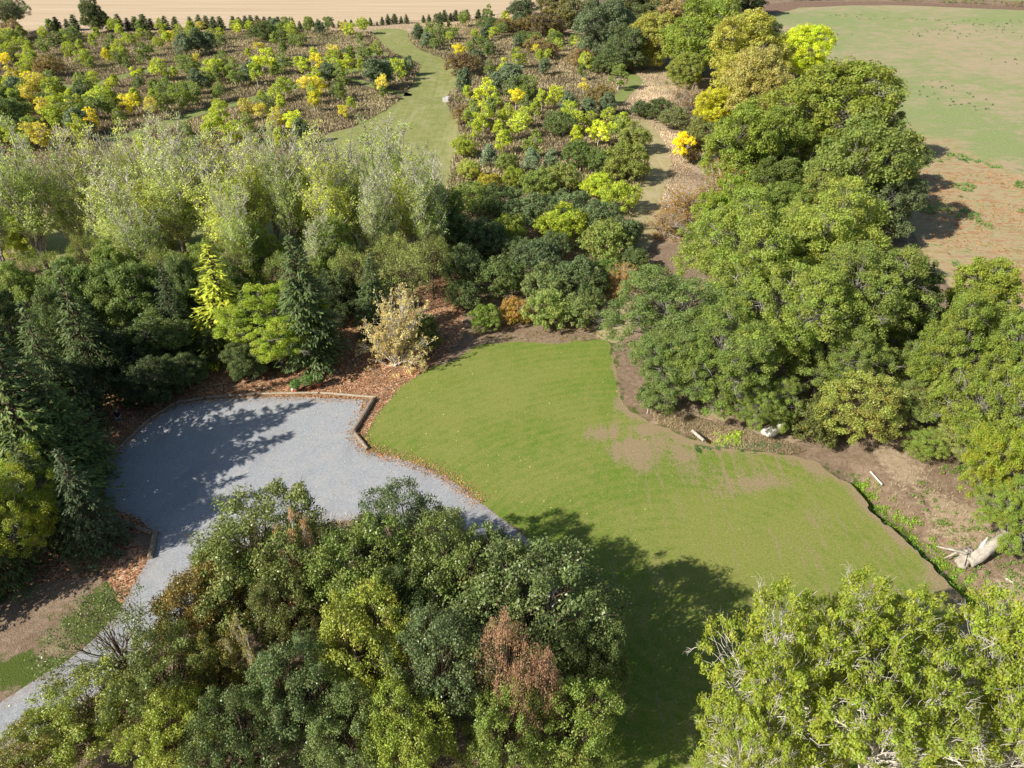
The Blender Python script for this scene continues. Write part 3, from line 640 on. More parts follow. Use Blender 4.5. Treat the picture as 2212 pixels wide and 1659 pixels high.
T('grove', 520, 1590, 110, 'deep green tree at the bottom left of the near grove', (.06, .11, .035), .03, 9)
T('airy', 250, 1400, 125, 'thin grey-green tree leaning over the driveway at the lower left', (.10, .135, .045), .04, 9)
T('grove', 385, 1490, 105, 'olive tree between the driveway and the near grove, lower left', (.10, .125, .032), .14, 9)
T('grove', 215, 1560, 115, 'lime-tinged tree beside the lower driveway', (.155, .19, .032), .08, 7)
T('grove', 370, 1620, 100, 'yellow-green tree on the bottom edge left of the deep green one', (.17, .20, .03), .08, 8)
T('grove', 80, 1640, 100, 'yellowing tree in the bottom left corner beside the driveway', (.16, .165, .034), .25, 6)
T('grove', 745, 1615, 95, 'dark green tree on the bottom edge between blue-green and lime-green crowns', (.075, .13, .04), .05, 9)
T('grove', 650, 1340, 75, 'brownish green tree below the rusty birch', (.12, .125, .04), .2, 9)
T('grove', 1060, 1390, 70, 'dark tree wedged between the broad dark crown and the rust-brown tree', (.05, .09, .03), .02, 9)
T('grove', 480, 1460, 75, 'yellowing olive tree under the orange-tinted tree', (.15, .15, .033), .25, 8)
# foreground ash trees, lower right
AY = (.165, .205, .025)
T('ash_near', 1690, 1500, 200, 'yellow-green ash with white branches standing beside the long lawn shadow', AY, .05, 13, name='ash_tree')
T('ash_near', 1850, 1405, 150, 'yellow-green ash whose top stands out against the lawn', (.17, .21, .026), .07, 12, name='ash_tree', v=1)
T('ash_near', 1930, 1590, 190, 'yellow-green ash on the bottom edge, middle of the foreground ashes', (.145, .195, .026), .06, 13, name='ash_tree', v=1)
T('ash_near', 2150, 1470, 170, 'yellow-green ash in the right foreground near the ditch end', (.17, .21, .026), .08, 12, name='ash_tree', v=0)
T('ash_near', 2190, 1640, 150, 'yellow-green ash cut by the lower right corner', (.18, .22, .03), .05, 12, name='ash_tree', v=1)
T('ash_near', 1610, 1650, 110, 'yellow-green ash low at the bottom left of the foreground ashes', (.17, .215, .03), .04, 10, name='ash_tree', v=0)
# dark conifers at the left
SG = (.032, .078, .024); SG2 = (.050, .115, .030)
TT('spruce', 20, 640, 14, 'tall dark spruce at the left edge behind the shaded leaf bed', SG, .02)
TT('spruce', 112, 566, 14, 'dark spruce rising left of the holly-like tree, beneath the poplars', SG, .03, .9)
TT('spruce', -20, 790, 13.5, 'dark spruce cut by the left edge, sunlit on its left side', SG2, .02, 1.3)
TT('spruce', 70, 760, 12, 'spruce with sunlit boughs standing over the leaf bed at the left edge', SG2, .02, 1.0)
TT('spruce', 112, 962, 9.5, 'small pointed spruce at the left corner of the car park', (.034, .07, .03), .0, 1.05)
TT('spruce', 20, 930, 10, 'spruce hidden behind the yellow-green ash at the left edge', SG, .0, 1.05)
TT('spruce', -120, 1010, 10, 'spruce beyond the left edge shading the car park entrance', SG, .0, 1.1)
TT('spruce', -110, 860, 11, 'spruce just outside the left edge of the car park', SG, .0, 1.0)
TT('spruce', -260, 1060, 11, 'outermost spruce beyond the left edge of the drive', SG, .0, 1.1)
TT('spruce', -63, 672, 15.5, 'tall spruce outside the left edge shading the car park', SG, .0, 1.25)
TT('spruce', -130, 730, 15, 'broad spruce outside the left edge behind the small pointed one', SG, .0, 1.3)
T('ash', 45, 1085, 105, 'yellow-green ash over the shaded verge at the left edge', (.18, .22, .028), .10, 9, name='ash_tree')
TT('golden', 430, 528, 12, 'golden conifer glowing among the dark trees', (.27, .28, .03), .0, 1.45)
TT('cypress', 635, 505, 14, 'broad dark cypress behind the lime-green bush', (.036, .085, .028), .0, 1.0)
TT('cypress', 785, 548, 9.5, 'dark cypress left of the straw-coloured bush', (.036, .080, .028), .0, .85)
TT('spruce', 330, 560, 11, 'dark conifer peeping up between the poplar stems', (.03, .06, .025), .0, .9)
TT('spruce', 520, 620, 9, 'dark conifer in the gap between golden conifer and cypress', (.03, .055, .024), .0, .95)
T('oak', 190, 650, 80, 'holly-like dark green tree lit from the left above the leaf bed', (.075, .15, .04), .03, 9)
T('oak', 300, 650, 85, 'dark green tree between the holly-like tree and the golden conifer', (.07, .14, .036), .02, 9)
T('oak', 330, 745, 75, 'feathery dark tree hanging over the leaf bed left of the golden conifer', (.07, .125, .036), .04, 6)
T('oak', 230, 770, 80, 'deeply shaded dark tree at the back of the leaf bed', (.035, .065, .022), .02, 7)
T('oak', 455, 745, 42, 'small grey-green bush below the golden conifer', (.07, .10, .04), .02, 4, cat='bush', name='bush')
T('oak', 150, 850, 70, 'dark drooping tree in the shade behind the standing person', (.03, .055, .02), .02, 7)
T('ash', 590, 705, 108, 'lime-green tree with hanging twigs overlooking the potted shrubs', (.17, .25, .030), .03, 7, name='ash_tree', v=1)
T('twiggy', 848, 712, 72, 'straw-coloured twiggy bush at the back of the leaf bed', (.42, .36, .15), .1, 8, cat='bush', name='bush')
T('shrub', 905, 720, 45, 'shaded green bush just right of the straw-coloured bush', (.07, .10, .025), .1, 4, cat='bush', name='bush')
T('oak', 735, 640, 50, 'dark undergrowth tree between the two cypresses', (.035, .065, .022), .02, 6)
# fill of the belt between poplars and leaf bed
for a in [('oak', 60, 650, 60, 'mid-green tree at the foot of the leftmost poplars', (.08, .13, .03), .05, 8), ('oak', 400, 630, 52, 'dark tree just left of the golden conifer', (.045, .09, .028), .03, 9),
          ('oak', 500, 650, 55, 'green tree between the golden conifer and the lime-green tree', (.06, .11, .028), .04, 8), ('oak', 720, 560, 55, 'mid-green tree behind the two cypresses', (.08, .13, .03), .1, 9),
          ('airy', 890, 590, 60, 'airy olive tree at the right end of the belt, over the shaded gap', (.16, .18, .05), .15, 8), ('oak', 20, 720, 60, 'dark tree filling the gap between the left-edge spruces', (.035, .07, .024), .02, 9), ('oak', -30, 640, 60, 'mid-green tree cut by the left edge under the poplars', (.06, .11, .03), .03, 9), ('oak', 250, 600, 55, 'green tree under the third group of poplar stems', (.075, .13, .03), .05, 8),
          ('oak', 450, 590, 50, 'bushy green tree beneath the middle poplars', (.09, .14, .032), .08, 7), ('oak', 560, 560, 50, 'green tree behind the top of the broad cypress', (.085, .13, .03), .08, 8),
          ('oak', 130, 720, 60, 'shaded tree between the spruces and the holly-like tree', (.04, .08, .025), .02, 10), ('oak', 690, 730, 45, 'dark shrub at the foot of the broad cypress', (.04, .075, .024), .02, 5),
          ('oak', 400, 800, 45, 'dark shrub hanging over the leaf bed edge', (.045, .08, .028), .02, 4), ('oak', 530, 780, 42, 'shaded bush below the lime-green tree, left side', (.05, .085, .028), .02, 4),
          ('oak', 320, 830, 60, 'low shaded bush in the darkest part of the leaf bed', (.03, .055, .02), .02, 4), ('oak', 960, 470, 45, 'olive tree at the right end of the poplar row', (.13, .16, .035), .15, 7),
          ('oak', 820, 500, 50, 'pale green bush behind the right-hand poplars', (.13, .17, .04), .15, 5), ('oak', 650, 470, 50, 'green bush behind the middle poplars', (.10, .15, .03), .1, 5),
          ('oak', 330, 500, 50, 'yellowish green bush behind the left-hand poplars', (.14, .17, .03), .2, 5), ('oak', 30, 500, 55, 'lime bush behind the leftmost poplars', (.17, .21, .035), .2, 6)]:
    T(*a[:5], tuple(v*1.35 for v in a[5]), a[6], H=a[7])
for i, (x, y, r, c) in enumerate([(90, 600, 55, (.15, .19, .04)), (360, 590, 50, (.16, .20, .045)), (620, 600, 48, (.13, .18, .04)), (760, 590, 50, (.17, .20, .05)), (850, 560, 48, (.18, .21, .05)), (190, 560, 40, (.17, .20, .04)), (500, 570, 45, (.14, .19, .04)), (930, 560, 45, (.14, .17, .04))]):
    T('airy', x, y, r, ['airy tree under the leftmost poplars', 'airy tree left of the golden conifer top', 'airy tree above the broad dark cypress', 'airy tree behind the smaller dark cypress', 'airy yellowish tree above the straw-coloured bush', 'small airy tree beside the open green gap in the poplars', 'airy tree right of the golden conifer top', 'airy tree at the right-hand foot of the poplar row'][i], c, .1, H=8)
# poplars
POP = (.28, .32, .095)
pops = [(-60, 640, 15), (20, 600, 15.5), (105, 590, 16), (185, 575, 14.5), (255, 560, 16), (300, 610, 15), (352, 560, 15), (415, 575, 16.5), (470, 545, 14.5), (520, 600, 15), (575, 560, 15.5), (640, 585, 16), (690, 560, 15),
        (745, 590, 16.5), (800, 575, 15), (835, 610, 15.5), (885, 585, 16), (930, 600, 14.5), (-20, 540, 15), (600, 520, 15), (70, 530, 15), (290, 515, 15), (400, 520, 15.5), (500, 515, 15), (690, 515, 15), (770, 530, 15), (860, 535, 15), (930, 540, 14), (340, 640, 12), (540, 640, 12), (720, 640, 12)]
for i, (x, y, h) in enumerate(sorted(pops)):
    c = tuple(v*k for v, k in zip(POP, _rr.choice([(1, 1, 1), (1.2, 1.1, .8), (.72, .9, .8), (.85, .85, 1.2), (.6, .75, .7)])))
    o = TB('poplar', x, y, h*_rr.uniform(.92, 1.18), None, c, _rr.choice([.02, .05, .1]), wide=_rr.uniform(.85, 1.3), group='poplars in a row behind the conifers', name='poplar_tree')
    o['_z'] = 'poplar'
# big trees right of the lawn
A1 = (.145, .20, .038); A2 = (.175, .22, .040); A3 = (.095, .165, .05)
T('ash', 1470, 690, 135, 'blue-green spreading ash at the left end of the big clump right of the lawn', A3, .02, 11, name='ash_tree', v=0)
T('ash', 1450, 800, 95, 'low dark blue-green ash branches beside the bare path at the lawn edge', A3, .02, 7.5, name='ash_tree', v=1)
T('ash', 1610, 565, 150, 'wide sunlit ash at the top of the big clump right of the lawn', A1, .03, 14, name='ash_tree', v=2)
T('ash', 1790, 545, 150, 'wide ash at the upper right of the big clump, near the weedy field', A2, .03, 14, name='ash_tree', v=1)
T('ash', 1680, 690, 160, 'tall ash with hanging dead branches in the middle of the big clump', A1, .03, 13, name='ash_tree', v=0)
T('ash', 1850, 660, 140, 'ash with many bare white twigs right of the middle of the big clump', (.12, .165, .035), .03, 12.5, name='ash_tree', v=2)
T('ash', 1560, 780, 120, 'ash at the front of the big clump above the dark gap', (.10, .165, .036), .04, 10, name='ash_tree', v=1)
T('oak', 1960, 680, 75, 'dark green tree in shade at the right end of the big clump', (.06, .10, .026), .03, 10)
T('ash', 1780, 770, 105, 'ash at the lower middle of the big clump over the leaning sapling', (.105, .155, .034), .04, 9, name='ash_tree', v=0)
T('oak', 1575, 470, 85, 'bright green tree at the top left of the big clump, below the red-brown scrub', (.13, .20, .026), .04, 8)
T('oak', 1690, 470, 70, 'mid-green tree behind the bright green one of the big clump', (.09, .155, .03), .03, 8)
T('ash', 1645, 868, 78, 'small leaning ash with a pale trunk at the lawn edge', (.12, .18, .04), .03, 5.5, name='ash_tree', v=2)
T('grove', 1850, 885, 92, 'yellow-flecked willow bush at the foot of the big clump', (.21, .22, .045), .22, 6, cat='bush', name='bush')
T('shrub', 1760, 905, 60, 'dark olive bush beside the yellow-flecked willow', (.09, .10, .028), .08, 4, cat='bush', name='bush')
T('ash', 2075, 760, 105, 'green ash above the dry bank with an orange patch beside it', (.12, .175, .03), .12, 12, name='ash_tree', v=1)
T('oak', 2050, 720, 46, 'small orange-leaved tree among the right-hand ashes', (.34, .24, .05), .4, 4)
T('oak', 2130, 650, 75, 'yellow-green tree at the right beside the red-tinged field', (.15, .19, .028), .06, 9)
T('ash', 2150, 900, 115, 'ash with white twigs at the right edge over the dry bank', (.13, .18, .03), .10, 11, name='ash_tree', v=0)
T('ash', 2200, 800, 100, 'dense green ash cut by the right edge', (.11, .17, .03), .04, 12, name='ash_tree', v=2)
T('ash', 2180, 1010, 95, 'yellow-flowering green ash above the dry bank at the right edge', (.17, .22, .026), .28, 9, name='ash_tree', v=1)
for a in [(2050, 870, 70, 'ragged yellow-green bush mass left of the right-edge ashes', (.15, .19, .04), 6), (1985, 800, 60, 'dark green bush in the gap right of the big clump', (.09, .14, .035), 7), (2090, 960, 60, 'yellow-green bush on the upper bank below the right-edge ashes', (.18, .20, .05), 4), (1975, 880, 50, 'green bush right of the yellow-flecked willow', (.11, .16, .04), 5), (2200, 900, 60, 'bright yellow-green bush at the right edge between the ashes', (.22, .24, .03), 7)]:
    T('grove', *a[:5], .12, H=a[5], cat='bush', name='bush')
T('grove', 2000, 960, 42, 'fresh green bush on top of the dry bank', (.10, .18, .03), .03, 3, cat='bush', name='bush')
T('ash', 2185, 1110, 75, 'low green ash boughs above the fallen trunk', (.12, .20, .035), .15, 6, name='ash_tree', v=2)
# hedgerow running up to the far field
T('oak', 1855, 385, 130, 'big round bush-like tree at the edge of the weedy field', (.12, .165, .038), .06, 9)
T('oak', 1905, 450, 75, 'grey-green tree on the field side of the big round tree', (.085, .12, .05), .03, 9)
T('oak', 1925, 350, 65, 'dark green tree with its shadow on the weedy field', (.08, .115, .032), .04, 7)
T('oak', 1780, 455, 80, 'olive tree in front of the big round tree', (.15, .165, .036), .14, 8)
T('oak', 1600, 325, 100, 'light green billowing tree right of the bright yellow sapling', (.14, .195, .032), .03, 9, name='ash_tree', v=1)
T('oak', 1690, 310, 75, 'green tree beside the billowing light green tree', (.12, .17, .03), .05, 10, name='ash_tree', v=2)
T('oak', 1790, 240, 120, 'wide olive-green tree along the upper hedgerow', (.15, .18, .03), .08, 12, name='ash_tree', v=0)
T('oak', 1880, 280, 65, 'dull green tree with orange tips at the field edge', (.11, .135, .034), .12, 9)
T('oak', 1728, 108, 58, 'bright yellow-lime tree on the field side of the upper hedgerow', (.34, .37, .03), .03, 7)
T('oak', 1620, 118, 85, 'olive-yellow tree left of the yellow-lime one', (.30, .30, .06), .15, 10)
T('oak', 1625, 185, 85, 'tan-tinged tree below the olive-yellow one', (.28, .26, .08), .2, 8)
T('oak', 1540, 235, 42, 'yellow tree left of the light green hedgerow trees', (.38, .38, .035), .15, 6)
T('oak', 1585, 225, 38, 'yellow-green tree touching the yellow tree', (.30, .30, .03), .2, 7)
T('twiggy', 1490, 215, 48, 'pinkish-grey bare bush beside the dry grass clearing', (.22, .15, .09), .3, 4, cat='bush', name='bush')
TB('young', 1470, 352, 6, 'bright yellow lone young tree beside the sandy track', (.58, .50, .02), .1, 1.0)
T('shrub', 1497, 325, 24, 'dark brownish bush behind the bright yellow lone tree', (.09, .07, .03), .2, 4.5, cat='bush', name='bush')
T('oak', 1512, 85, 82, 'fresh green tree on the left side of the upper hedgerow', (.14, .20, .034), .05, 11)
T('oak', 1545, 42, 52, 'pale green tree at the top of the upper hedgerow', (.17, .215, .05), .04, 10)
T('oak', 1400, 85, 60, 'brown-tipped olive tree left of the fresh green one', (.26, .26, .06), .25, 9)
T('oak', 1312, 62, 72, 'large grey-green tree at the head of the plantation', (.10, .14, .07), .02, 12)
T('oak', 1345, 108, 48, 'dark green tree in front of the large grey-green one', (.07, .11, .04), .03, 8)
T('shrub', 1172, 52, 36, 'purple-brown bush by the corner of the stubble field', (.11, .085, .05), .3, 5, cat='bush', name='bush')
T('shrub', 1127, 22, 34, 'dark green hedge bush on the edge of the stubble field', (.06, .09, .04), .03, 5, cat='bush', name='bush')
T('shrub', 1240, 30, 46, 'olive-brown bush between the dark hedge bush and the grey-green tree', (.14, .14, .06), .2, 6, cat='bush', name='bush')
T('oak', 1460, 18, 60, 'reddish-brown tree at the top edge of the picture', (.26, .21, .10), .25, 9)
T('oak', 1200, 5, 50, 'greenish brown tree cut by the top edge near the stubble field', (.15, .14, .06), .2, 9)
T('oak', 1380, 10, 60, 'dark olive tree cut by the top edge', (.09, .11, .04), .1, 10)
T('oak', 1655, 62, 30, 'small dark green tree beside the ploughed strip', (.06, .10, .035), .02, 6)
T('oak', 1560, 0, 45, 'very dark tree at the top edge left of the ploughed strip', (.035, .055, .022), .02, 10)
T('oak', 1620, -8, 40, 'second very dark tree at the top edge above the ploughed strip', (.035, .055, .022), .02, 9)
T('twiggy', 1560, 405, 70, 'red-brown thorn scrub between light green tree and big clump', (.22, .13, .055), .35, 4, cat='bush', name='bush')
T('twiggy', 1480, 440, 60, 'orange-brown thorn scrub beside the sandy track', (.26, .15, .06), .35, 3.5, cat='bush', name='bush')
T('twiggy', 1440, 480, 42, 'low brown thorn scrub in the bend of the sandy track', (.24, .14, .06), .35, 2.5, cat='bush', name='bush')
T('twiggy', 1640, 400, 50, 'greenish brown scrub behind the red-brown thorn', (.18, .15, .06), .25, 4, cat='bush', name='bush')
T('twiggy', 1345, 600, 42, 'orange-leaved scrub at the left foot of the big clump', (.33, .20, .06), .35, 4, cat='bush', name='bush')
T('shrub', 1425, 237, 32, 'dark green bush in the middle of the dry grass clearing', (.06, .10, .035), .02, 2.5, cat='bush', name='bush')
T('shrub', 1385, 235, 26, 'small dark bush left of the clearing bush', (.065, .105, .04), .02, 2.5, cat='bush', name='bush')
T('shrub', 1520, 290, 45, 'olive scrub on the right side of the dry grass clearing', (.13, .14, .04), .15, 4, cat='bush', name='bush')
T('shrub', 1460, 255, 35, 'grey-olive scrub by the upper clearing', (.14, .15, .06), .1, 3, cat='bush', name='bush')
T('oak', 1690, 400, 70, 'shady dark green tree below the billowing tree', (.075, .12, .028), .03, 7)
T('oak', 1480, 150, 40, 'yellowish green tree bordering the dry clearing', (.17, .19, .04), .15, 7)
# dense shrubbery between the two grass paths
CS = [
 (1000, 318, 27, 'shrub', (.17, .20, .03), .15, 'yellow-green bush on the right edge of the mown path'),
 (1012, 368, 26, 'shrub', (.19, .20, .04), .18, 'yellowish bush below the one at the mown path edge'),
 (1058, 335, 25, 'young_pine', (.10, .15, .085), 0, 'pale blue-green young pine near the yellowish bushes'),
 (1110, 385, 30, 'shrub', (.15, .19, .03), .2, 'golden green bush at the top of the dense shrubbery'),
 (1055, 395, 28, 'shrub', (.24, .22, .03), .35, 'golden-topped bush at the left top of the dense shrubbery'),
 (1160, 400, 38, 'shrub', (.10, .15, .035), .08, 'green bush right of the golden green bush'),
 (1215, 385, 36, 'shrub', (.13, .15, .04), .2, 'brownish green bush in the upper shrubbery'),
 (1250, 335, 38, 'shrub', (.05, .11, .028), .01, 'dark green bushy tree under the yellow saplings'),
 (1300, 350, 34, 'shrub', (.05, .105, .028), .01, 'second dark green bushy tree right of the first under the yellow saplings'),
 (1355, 350, 48, 'shrub', (.12, .14, .032), .12, 'tall olive bush bordering the sandy track'),
 (1370, 300, 36, 'shrub', (.14, .155, .04), .12, 'olive bush above the tall one at the sandy track'),
 (1340, 425, 42, 'shrub', (.17, .22, .028), .1, 'lime bush by the sandy track'),
 (1290, 400, 34, 'shrub', (.21, .26, .028), .12, 'lime-yellow bush left of the lime bush by the track'),
 (1020, 430, 45, 'shrub', (.085, .135, .03), .05, 'mid-green bush at the left of the dense shrubbery'),
 (1080, 440, 48, 'shrub', (.07, .115, .04), .02, 'grey-green bush in the upper left shrubbery'),
 (1150, 460, 50, 'shrub', (.065, .11, .045), .02, 'blue-grey willow bush in the upper middle shrubbery'),
 (1230, 445, 46, 'shrub', (.07, .12, .05), .02, 'silvery willow bush in the upper right shrubbery'),
 (1300, 470, 48, 'shrub', (.055, .10, .04), .01, 'dark willow bush close to the sandy track bend'),
 (1350, 500, 40, 'shrub', (.05, .09, .035), .01, 'dark bush casting shade on the sandy track'),
 (980, 500, 50, 'shrub', (.06, .105, .035), .03, 'dark green bush at the left flank of the shrubbery'),
 (1050, 515, 52, 'shrub', (.05, .095, .035), .02, 'blackish green bush in the left middle shrubbery'),
 (1100, 500, 42, 'shrub', (.13, .165, .028), .15, 'yellow-topped hornbeam bush left of the larger one'),
 (1213, 490, 50, 'shrub', (.19, .225, .026), .12, 'large yellow-topped hornbeam bush in the middle of the shrubbery'),
 (1305, 520, 55, 'shrub', (.11, .145, .035), .04, 'light olive bush at the right of the hornbeam bushes'),
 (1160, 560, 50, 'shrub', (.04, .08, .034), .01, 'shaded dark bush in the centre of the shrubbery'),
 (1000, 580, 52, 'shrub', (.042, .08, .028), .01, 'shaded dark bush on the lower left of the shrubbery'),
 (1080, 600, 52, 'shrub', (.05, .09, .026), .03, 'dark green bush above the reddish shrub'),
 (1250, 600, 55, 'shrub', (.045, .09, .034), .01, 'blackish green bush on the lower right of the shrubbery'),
 (1180, 620, 52, 'shrub', (.085, .12, .04), .03, 'grey-green bush behind the pale shrub at the lawn'),
 (1310, 590, 38, 'shrub', (.05, .13, .03), .01, 'fresh dark green bush by the shaded right-hand gap'),
 (1050, 685, 34, 'shrub', (.075, .145, .028), .02, 'upright green bush at the head of the lawn, left end'),
 (1112, 672, 34, 'shrub', (.26, .15, .06), .45, 'reddish-pink shrub at the head of the lawn'),
 (1185, 668, 50, 'shrub', (.115, .165, .045), .03, 'pale green shrub at the head of the lawn'),
 (1248, 675, 44, 'shrub', (.09, .13, .042), .05, 'grey-green shrub at the head of the lawn, right end'),
 (1275, 640, 34, 'shrub', (.06, .10, .032), .01, 'dark shrub behind the right end of the lawn head'),
 (1000, 640, 40, 'shrub', (.045, .08, .026), .01, 'dark shrub beside the shaded gap left of the lawn head'),
 (960, 545, 36, 'shrub', (.10, .11, .03), .12, 'brownish green bush bordering the shaded gap'),
 (1120, 545, 40, 'shrub', (.045, .085, .03), .01, 'dark hollow bush between the hornbeam bushes'),
 (1200, 530, 38, 'shrub', (.05, .09, .036), .01, 'dark bush under the large yellow-topped hornbeam'),
 (1370, 560, 30, 'shrub', (.05, .09, .03), .01, 'shaded bush on the right edge of the shrubbery'),
 (1095, 350, 26, 'shrub', (.10, .14, .035), .08, 'green bush above the golden green bush'),
 (1150, 345, 26, 'young_pine', (.08, .13, .07), 0, 'blue-green young pine above the shrubbery'),
 (1190, 345, 24, 'young_pine', (.085, .13, .065), 0, 'grey-green young pine right of the blue-green one above the shrubbery'),
]
for x, y, r, k, c, a, lb in CS:
    h = None; c = tuple(q*1.3 for q in c)
    T(k, x, y, r, lb, c, a, h, cat='young pine' if k == 'young_pine' else 'bush', name='pine_tree' if k == 'young_pine' else 'bush')
# conifer row along the stubble field: x, top, bottom on the 2560-wide picture
ROW = [(126, 54, 75), (146, 46, 75), (172, 50, 74), (190, 41, 75), (279, 46, 77), (300, 40, 75), (323, 48, 75), (343, 45, 75), (362, 40, 75), (381, 49, 73), (401, 49, 72), (417, 44, 74), (441, 45, 73), (480, 45, 72), (500, 41, 73), (518, 43, 72), (537, 45, 74), (554, 45, 75),
       (586, 44, 72), (601, 46, 71), (616, 43, 71), (631, 42, 72), (648, 43, 72), (664, 45, 71), (680, 45, 71), (698, 45, 71), (717, 47, 72), (734, 49, 70), (751, 54, 72), (769, 56, 66), (785, 54, 66), (796, 49, 67), (817, 54, 66), (834, 55, 69), (849, 53, 68), (865, 50, 66), (879, 50, 65), (896, 48, 65), (911, 48, 64), (928, 46, 64),
       (943, 54, 64), (956, 44, 62), (971, 38, 60), (987, 37, 59), (1003, 42, 58), (1017, 38, 58), (1059, 40, 56), (1073, 38, 55), (1101, 32, 52), (1113, 28, 53), (1127, 34, 52), (1140, 28, 51), (1154, 31, 51), (1168, 27, 51), (1195, 26, 48), (1209, 30, 49)]
for i, (x, t, b) in enumerate(ROW):
    X = x/2560*PW; bot = b/2560*PW+1.0; hp = (b-t)/2560*PW; p = at(X, bot); d = proj(p.x, p.y, 0)[2]; el = math.atan2(CAMH, p.y)
    H = hp*d/FP/math.cos(el)*1.05
    o = TB('hedge_conifer', X, bot, H, None, (.045, .085, .032), 0, wide=(1.75 if H > 3 else 1.5), cat='conifer', group='small conifers in a row along the stubble field', name='hedge_conifer')
    o['_z'] = 'row'
T('oak', 203, 35, 27, 'round dark green tree behind the leaning utility pole', (.075, .105, .035), .02, 9)
T('ash', 22, 28, 42, 'grey-green open tree in the top left corner', (.13, .15, .06), .05, 11, name='ash_tree', v=0)
# plantation of young trees
PB = 1.15
P1 = [(-60, 72), (160, 74), (420, 70), (640, 66), (800, 72), (835, 110), (790, 120), (560, 138), (340, 145), (225, 170), (165, 180), (90, 180), (0, 170), (-60, 170)]
P2 = [(-60, 182), (100, 192), (230, 182), (350, 156), (560, 146), (820, 124), (860, 138), (790, 146), (600, 194), (450, 232), (330, 272), (230, 300), (100, 310), (-60, 320)]
P3 = [(330, 284), (450, 244), (600, 204), (780, 156), (860, 145), (895, 160), (870, 195), (820, 225), (765, 262), (690, 300), (600, 330), (400, 350), (200, 350), (240, 310)]
P4 = [(890, 74), (960, 62), (1040, 40), (1130, 45), (1220, 75), (1300, 130), (1380, 150), (1360, 200), (1330, 230), (1380, 275), (1395, 320), (1340, 330), (1230, 320), (1100, 340), (1040, 330), (1000, 290), (980, 250), (975, 210), (1000, 185), (1000, 155), (960, 120), (915, 104)]
KINDS = {  # kind: (archetypes, colours, accent, words)
 'yellow': (['young', 'young_cone', 'young_thin'], [(.40, .38, .03), (.44, .40, .03), (.34, .35, .03)], .2, 'bright yellow young tree'),
 'lime': (['young', 'young_cone'], [(.22, .26, .03), (.25, .28, .035), (.18, .23, .03)], .15, 'yellow-green young tree'),
 'green': (['young', 'young', 'young_cone'], [(.10, .16, .033), (.12, .175, .035), (.09, .15, .035)], .06, 'mid-green young tree'),
 'dark': (['young', 'shrub'], [(.055, .10, .03), (.065, .115, .035)], .02, 'dark green young tree'),
 'gold': (['young', 'young_thin'], [(.36, .33, .07), (.38, .35, .06)], .2, 'orange-gold young tree'),
 'pine': (['young_pine'], [(.075, .115, .058), (.085, .13, .070), (.06, .10, .05)], .0, 'blue-green young pine'),
 'brown': (['shrub'], [(.14, .10, .055), (.17, .125, .065)], .3, 'brown-leaved young bush')}
TR_W = [atv(TRACKA), atv(TRACKB), atv(TRACKC), atv(RPATH), atv(RPATH2)]
PLACED = [(o.location.x, o.location.y) for o in TREES if o.location.y > 110]
HAND = [  # conspicuous ones: base point, height, kind
 (205, 283, 4.6, 'yellow'), (308, 168, 3, 'lime'), (245, 205, 4, 'yellow'), (405, 125, 6.5, 'pine'), (430, 120, 7, 'pine'), (455, 118, 6, 'pine'), (810, 196, 7.5, 'pine'), (835, 190, 6.5, 'pine'), (858, 168, 5, 'dark'),
 (752, 160, 4.6, 'yellow'), (693, 155, 5, 'yellow'), (560, 190, 6.5, 'lime'), (570, 165, 6, 'yellow'), (470, 178, 6, 'lime'), (505, 178, 5.5, 'green'), (730, 216, 4.4, 'dark'), (690, 210, 4.5, 'yellow'), (600, 222, 4, 'lime'), (540, 262, 4.5, 'gold'), (570, 275, 5, 'gold'),
 (600, 285, 4.8, 'gold'), (640, 290, 4.6, 'yellow'), (825, 205, 4.5, 'gold'), (742, 258, 3, 'yellow'), (660, 212, 5, 'gold'), (290, 250, 5, 'yellow'), (335, 262, 5, 'gold'), (300, 235, 5, 'lime'), (40, 190, 5, 'gold'), (70, 240, 5.5, 'gold'), (340, 215, 5, 'green'), (360, 225, 5.5, 'green'),
 (992, 137, 5, 'yellow'), (905, 92, 5, 'pine'), (925, 90, 4, 'green'), (1000, 210, 6.5, 'pine'), (1070, 208, 5.5, 'pine'), (1105, 208, 7.5, 'pine'), (1090, 180, 5.5, 'yellow'), (1050, 235, 6, 'yellow'), (1250, 125, 6, 'yellow'), (1165, 145, 5, 'lime'), (1045, 290, 5.5, 'lime'), (1120, 300, 5, 'lime'),
 (1335, 195, 6.5, 'green'), (1290, 318, 5.5, 'yellow'), (1245, 322, 5, 'yellow'), (1155, 262, 5, 'lime'), (1200, 235, 5, 'yellow'), (1140, 215, 5.5, 'green'), (1345, 292, 5, 'lime'), (1225, 255, 5.5, 'pine'), (1270, 262, 5, 'pine'), (1310, 250, 5, 'pine'), (1060, 175, 4.5, 'green'), (1150, 345, 5, 'green'), (1030, 150, 5, 'pine')]
def plant(px, py, h, kd):
    ak, cols, acc, w = KINDS[kd]; k = _rr.choice(ak); c = _rr.choice(cols); f = _rr.uniform(.85, 1.15)
    o = TB(k, px, py, h, None, tuple(v*f*PB for v in c), acc*_rr.uniform(.5, 1.5), wide=_rr.uniform(.9, 1.3), cat={'pine': 'young pine', 'brown': 'bush'}.get(kd, 'young tree'),
           group=None, name={'pine': 'pine_tree', 'brown': 'bush'}.get(kd, 'young_tree'))
    o['_z'] = 'plant'; o['_k'] = kd; PLACED.append((o.location.x, o.location.y)); return o
for a in HAND: plant(*a)
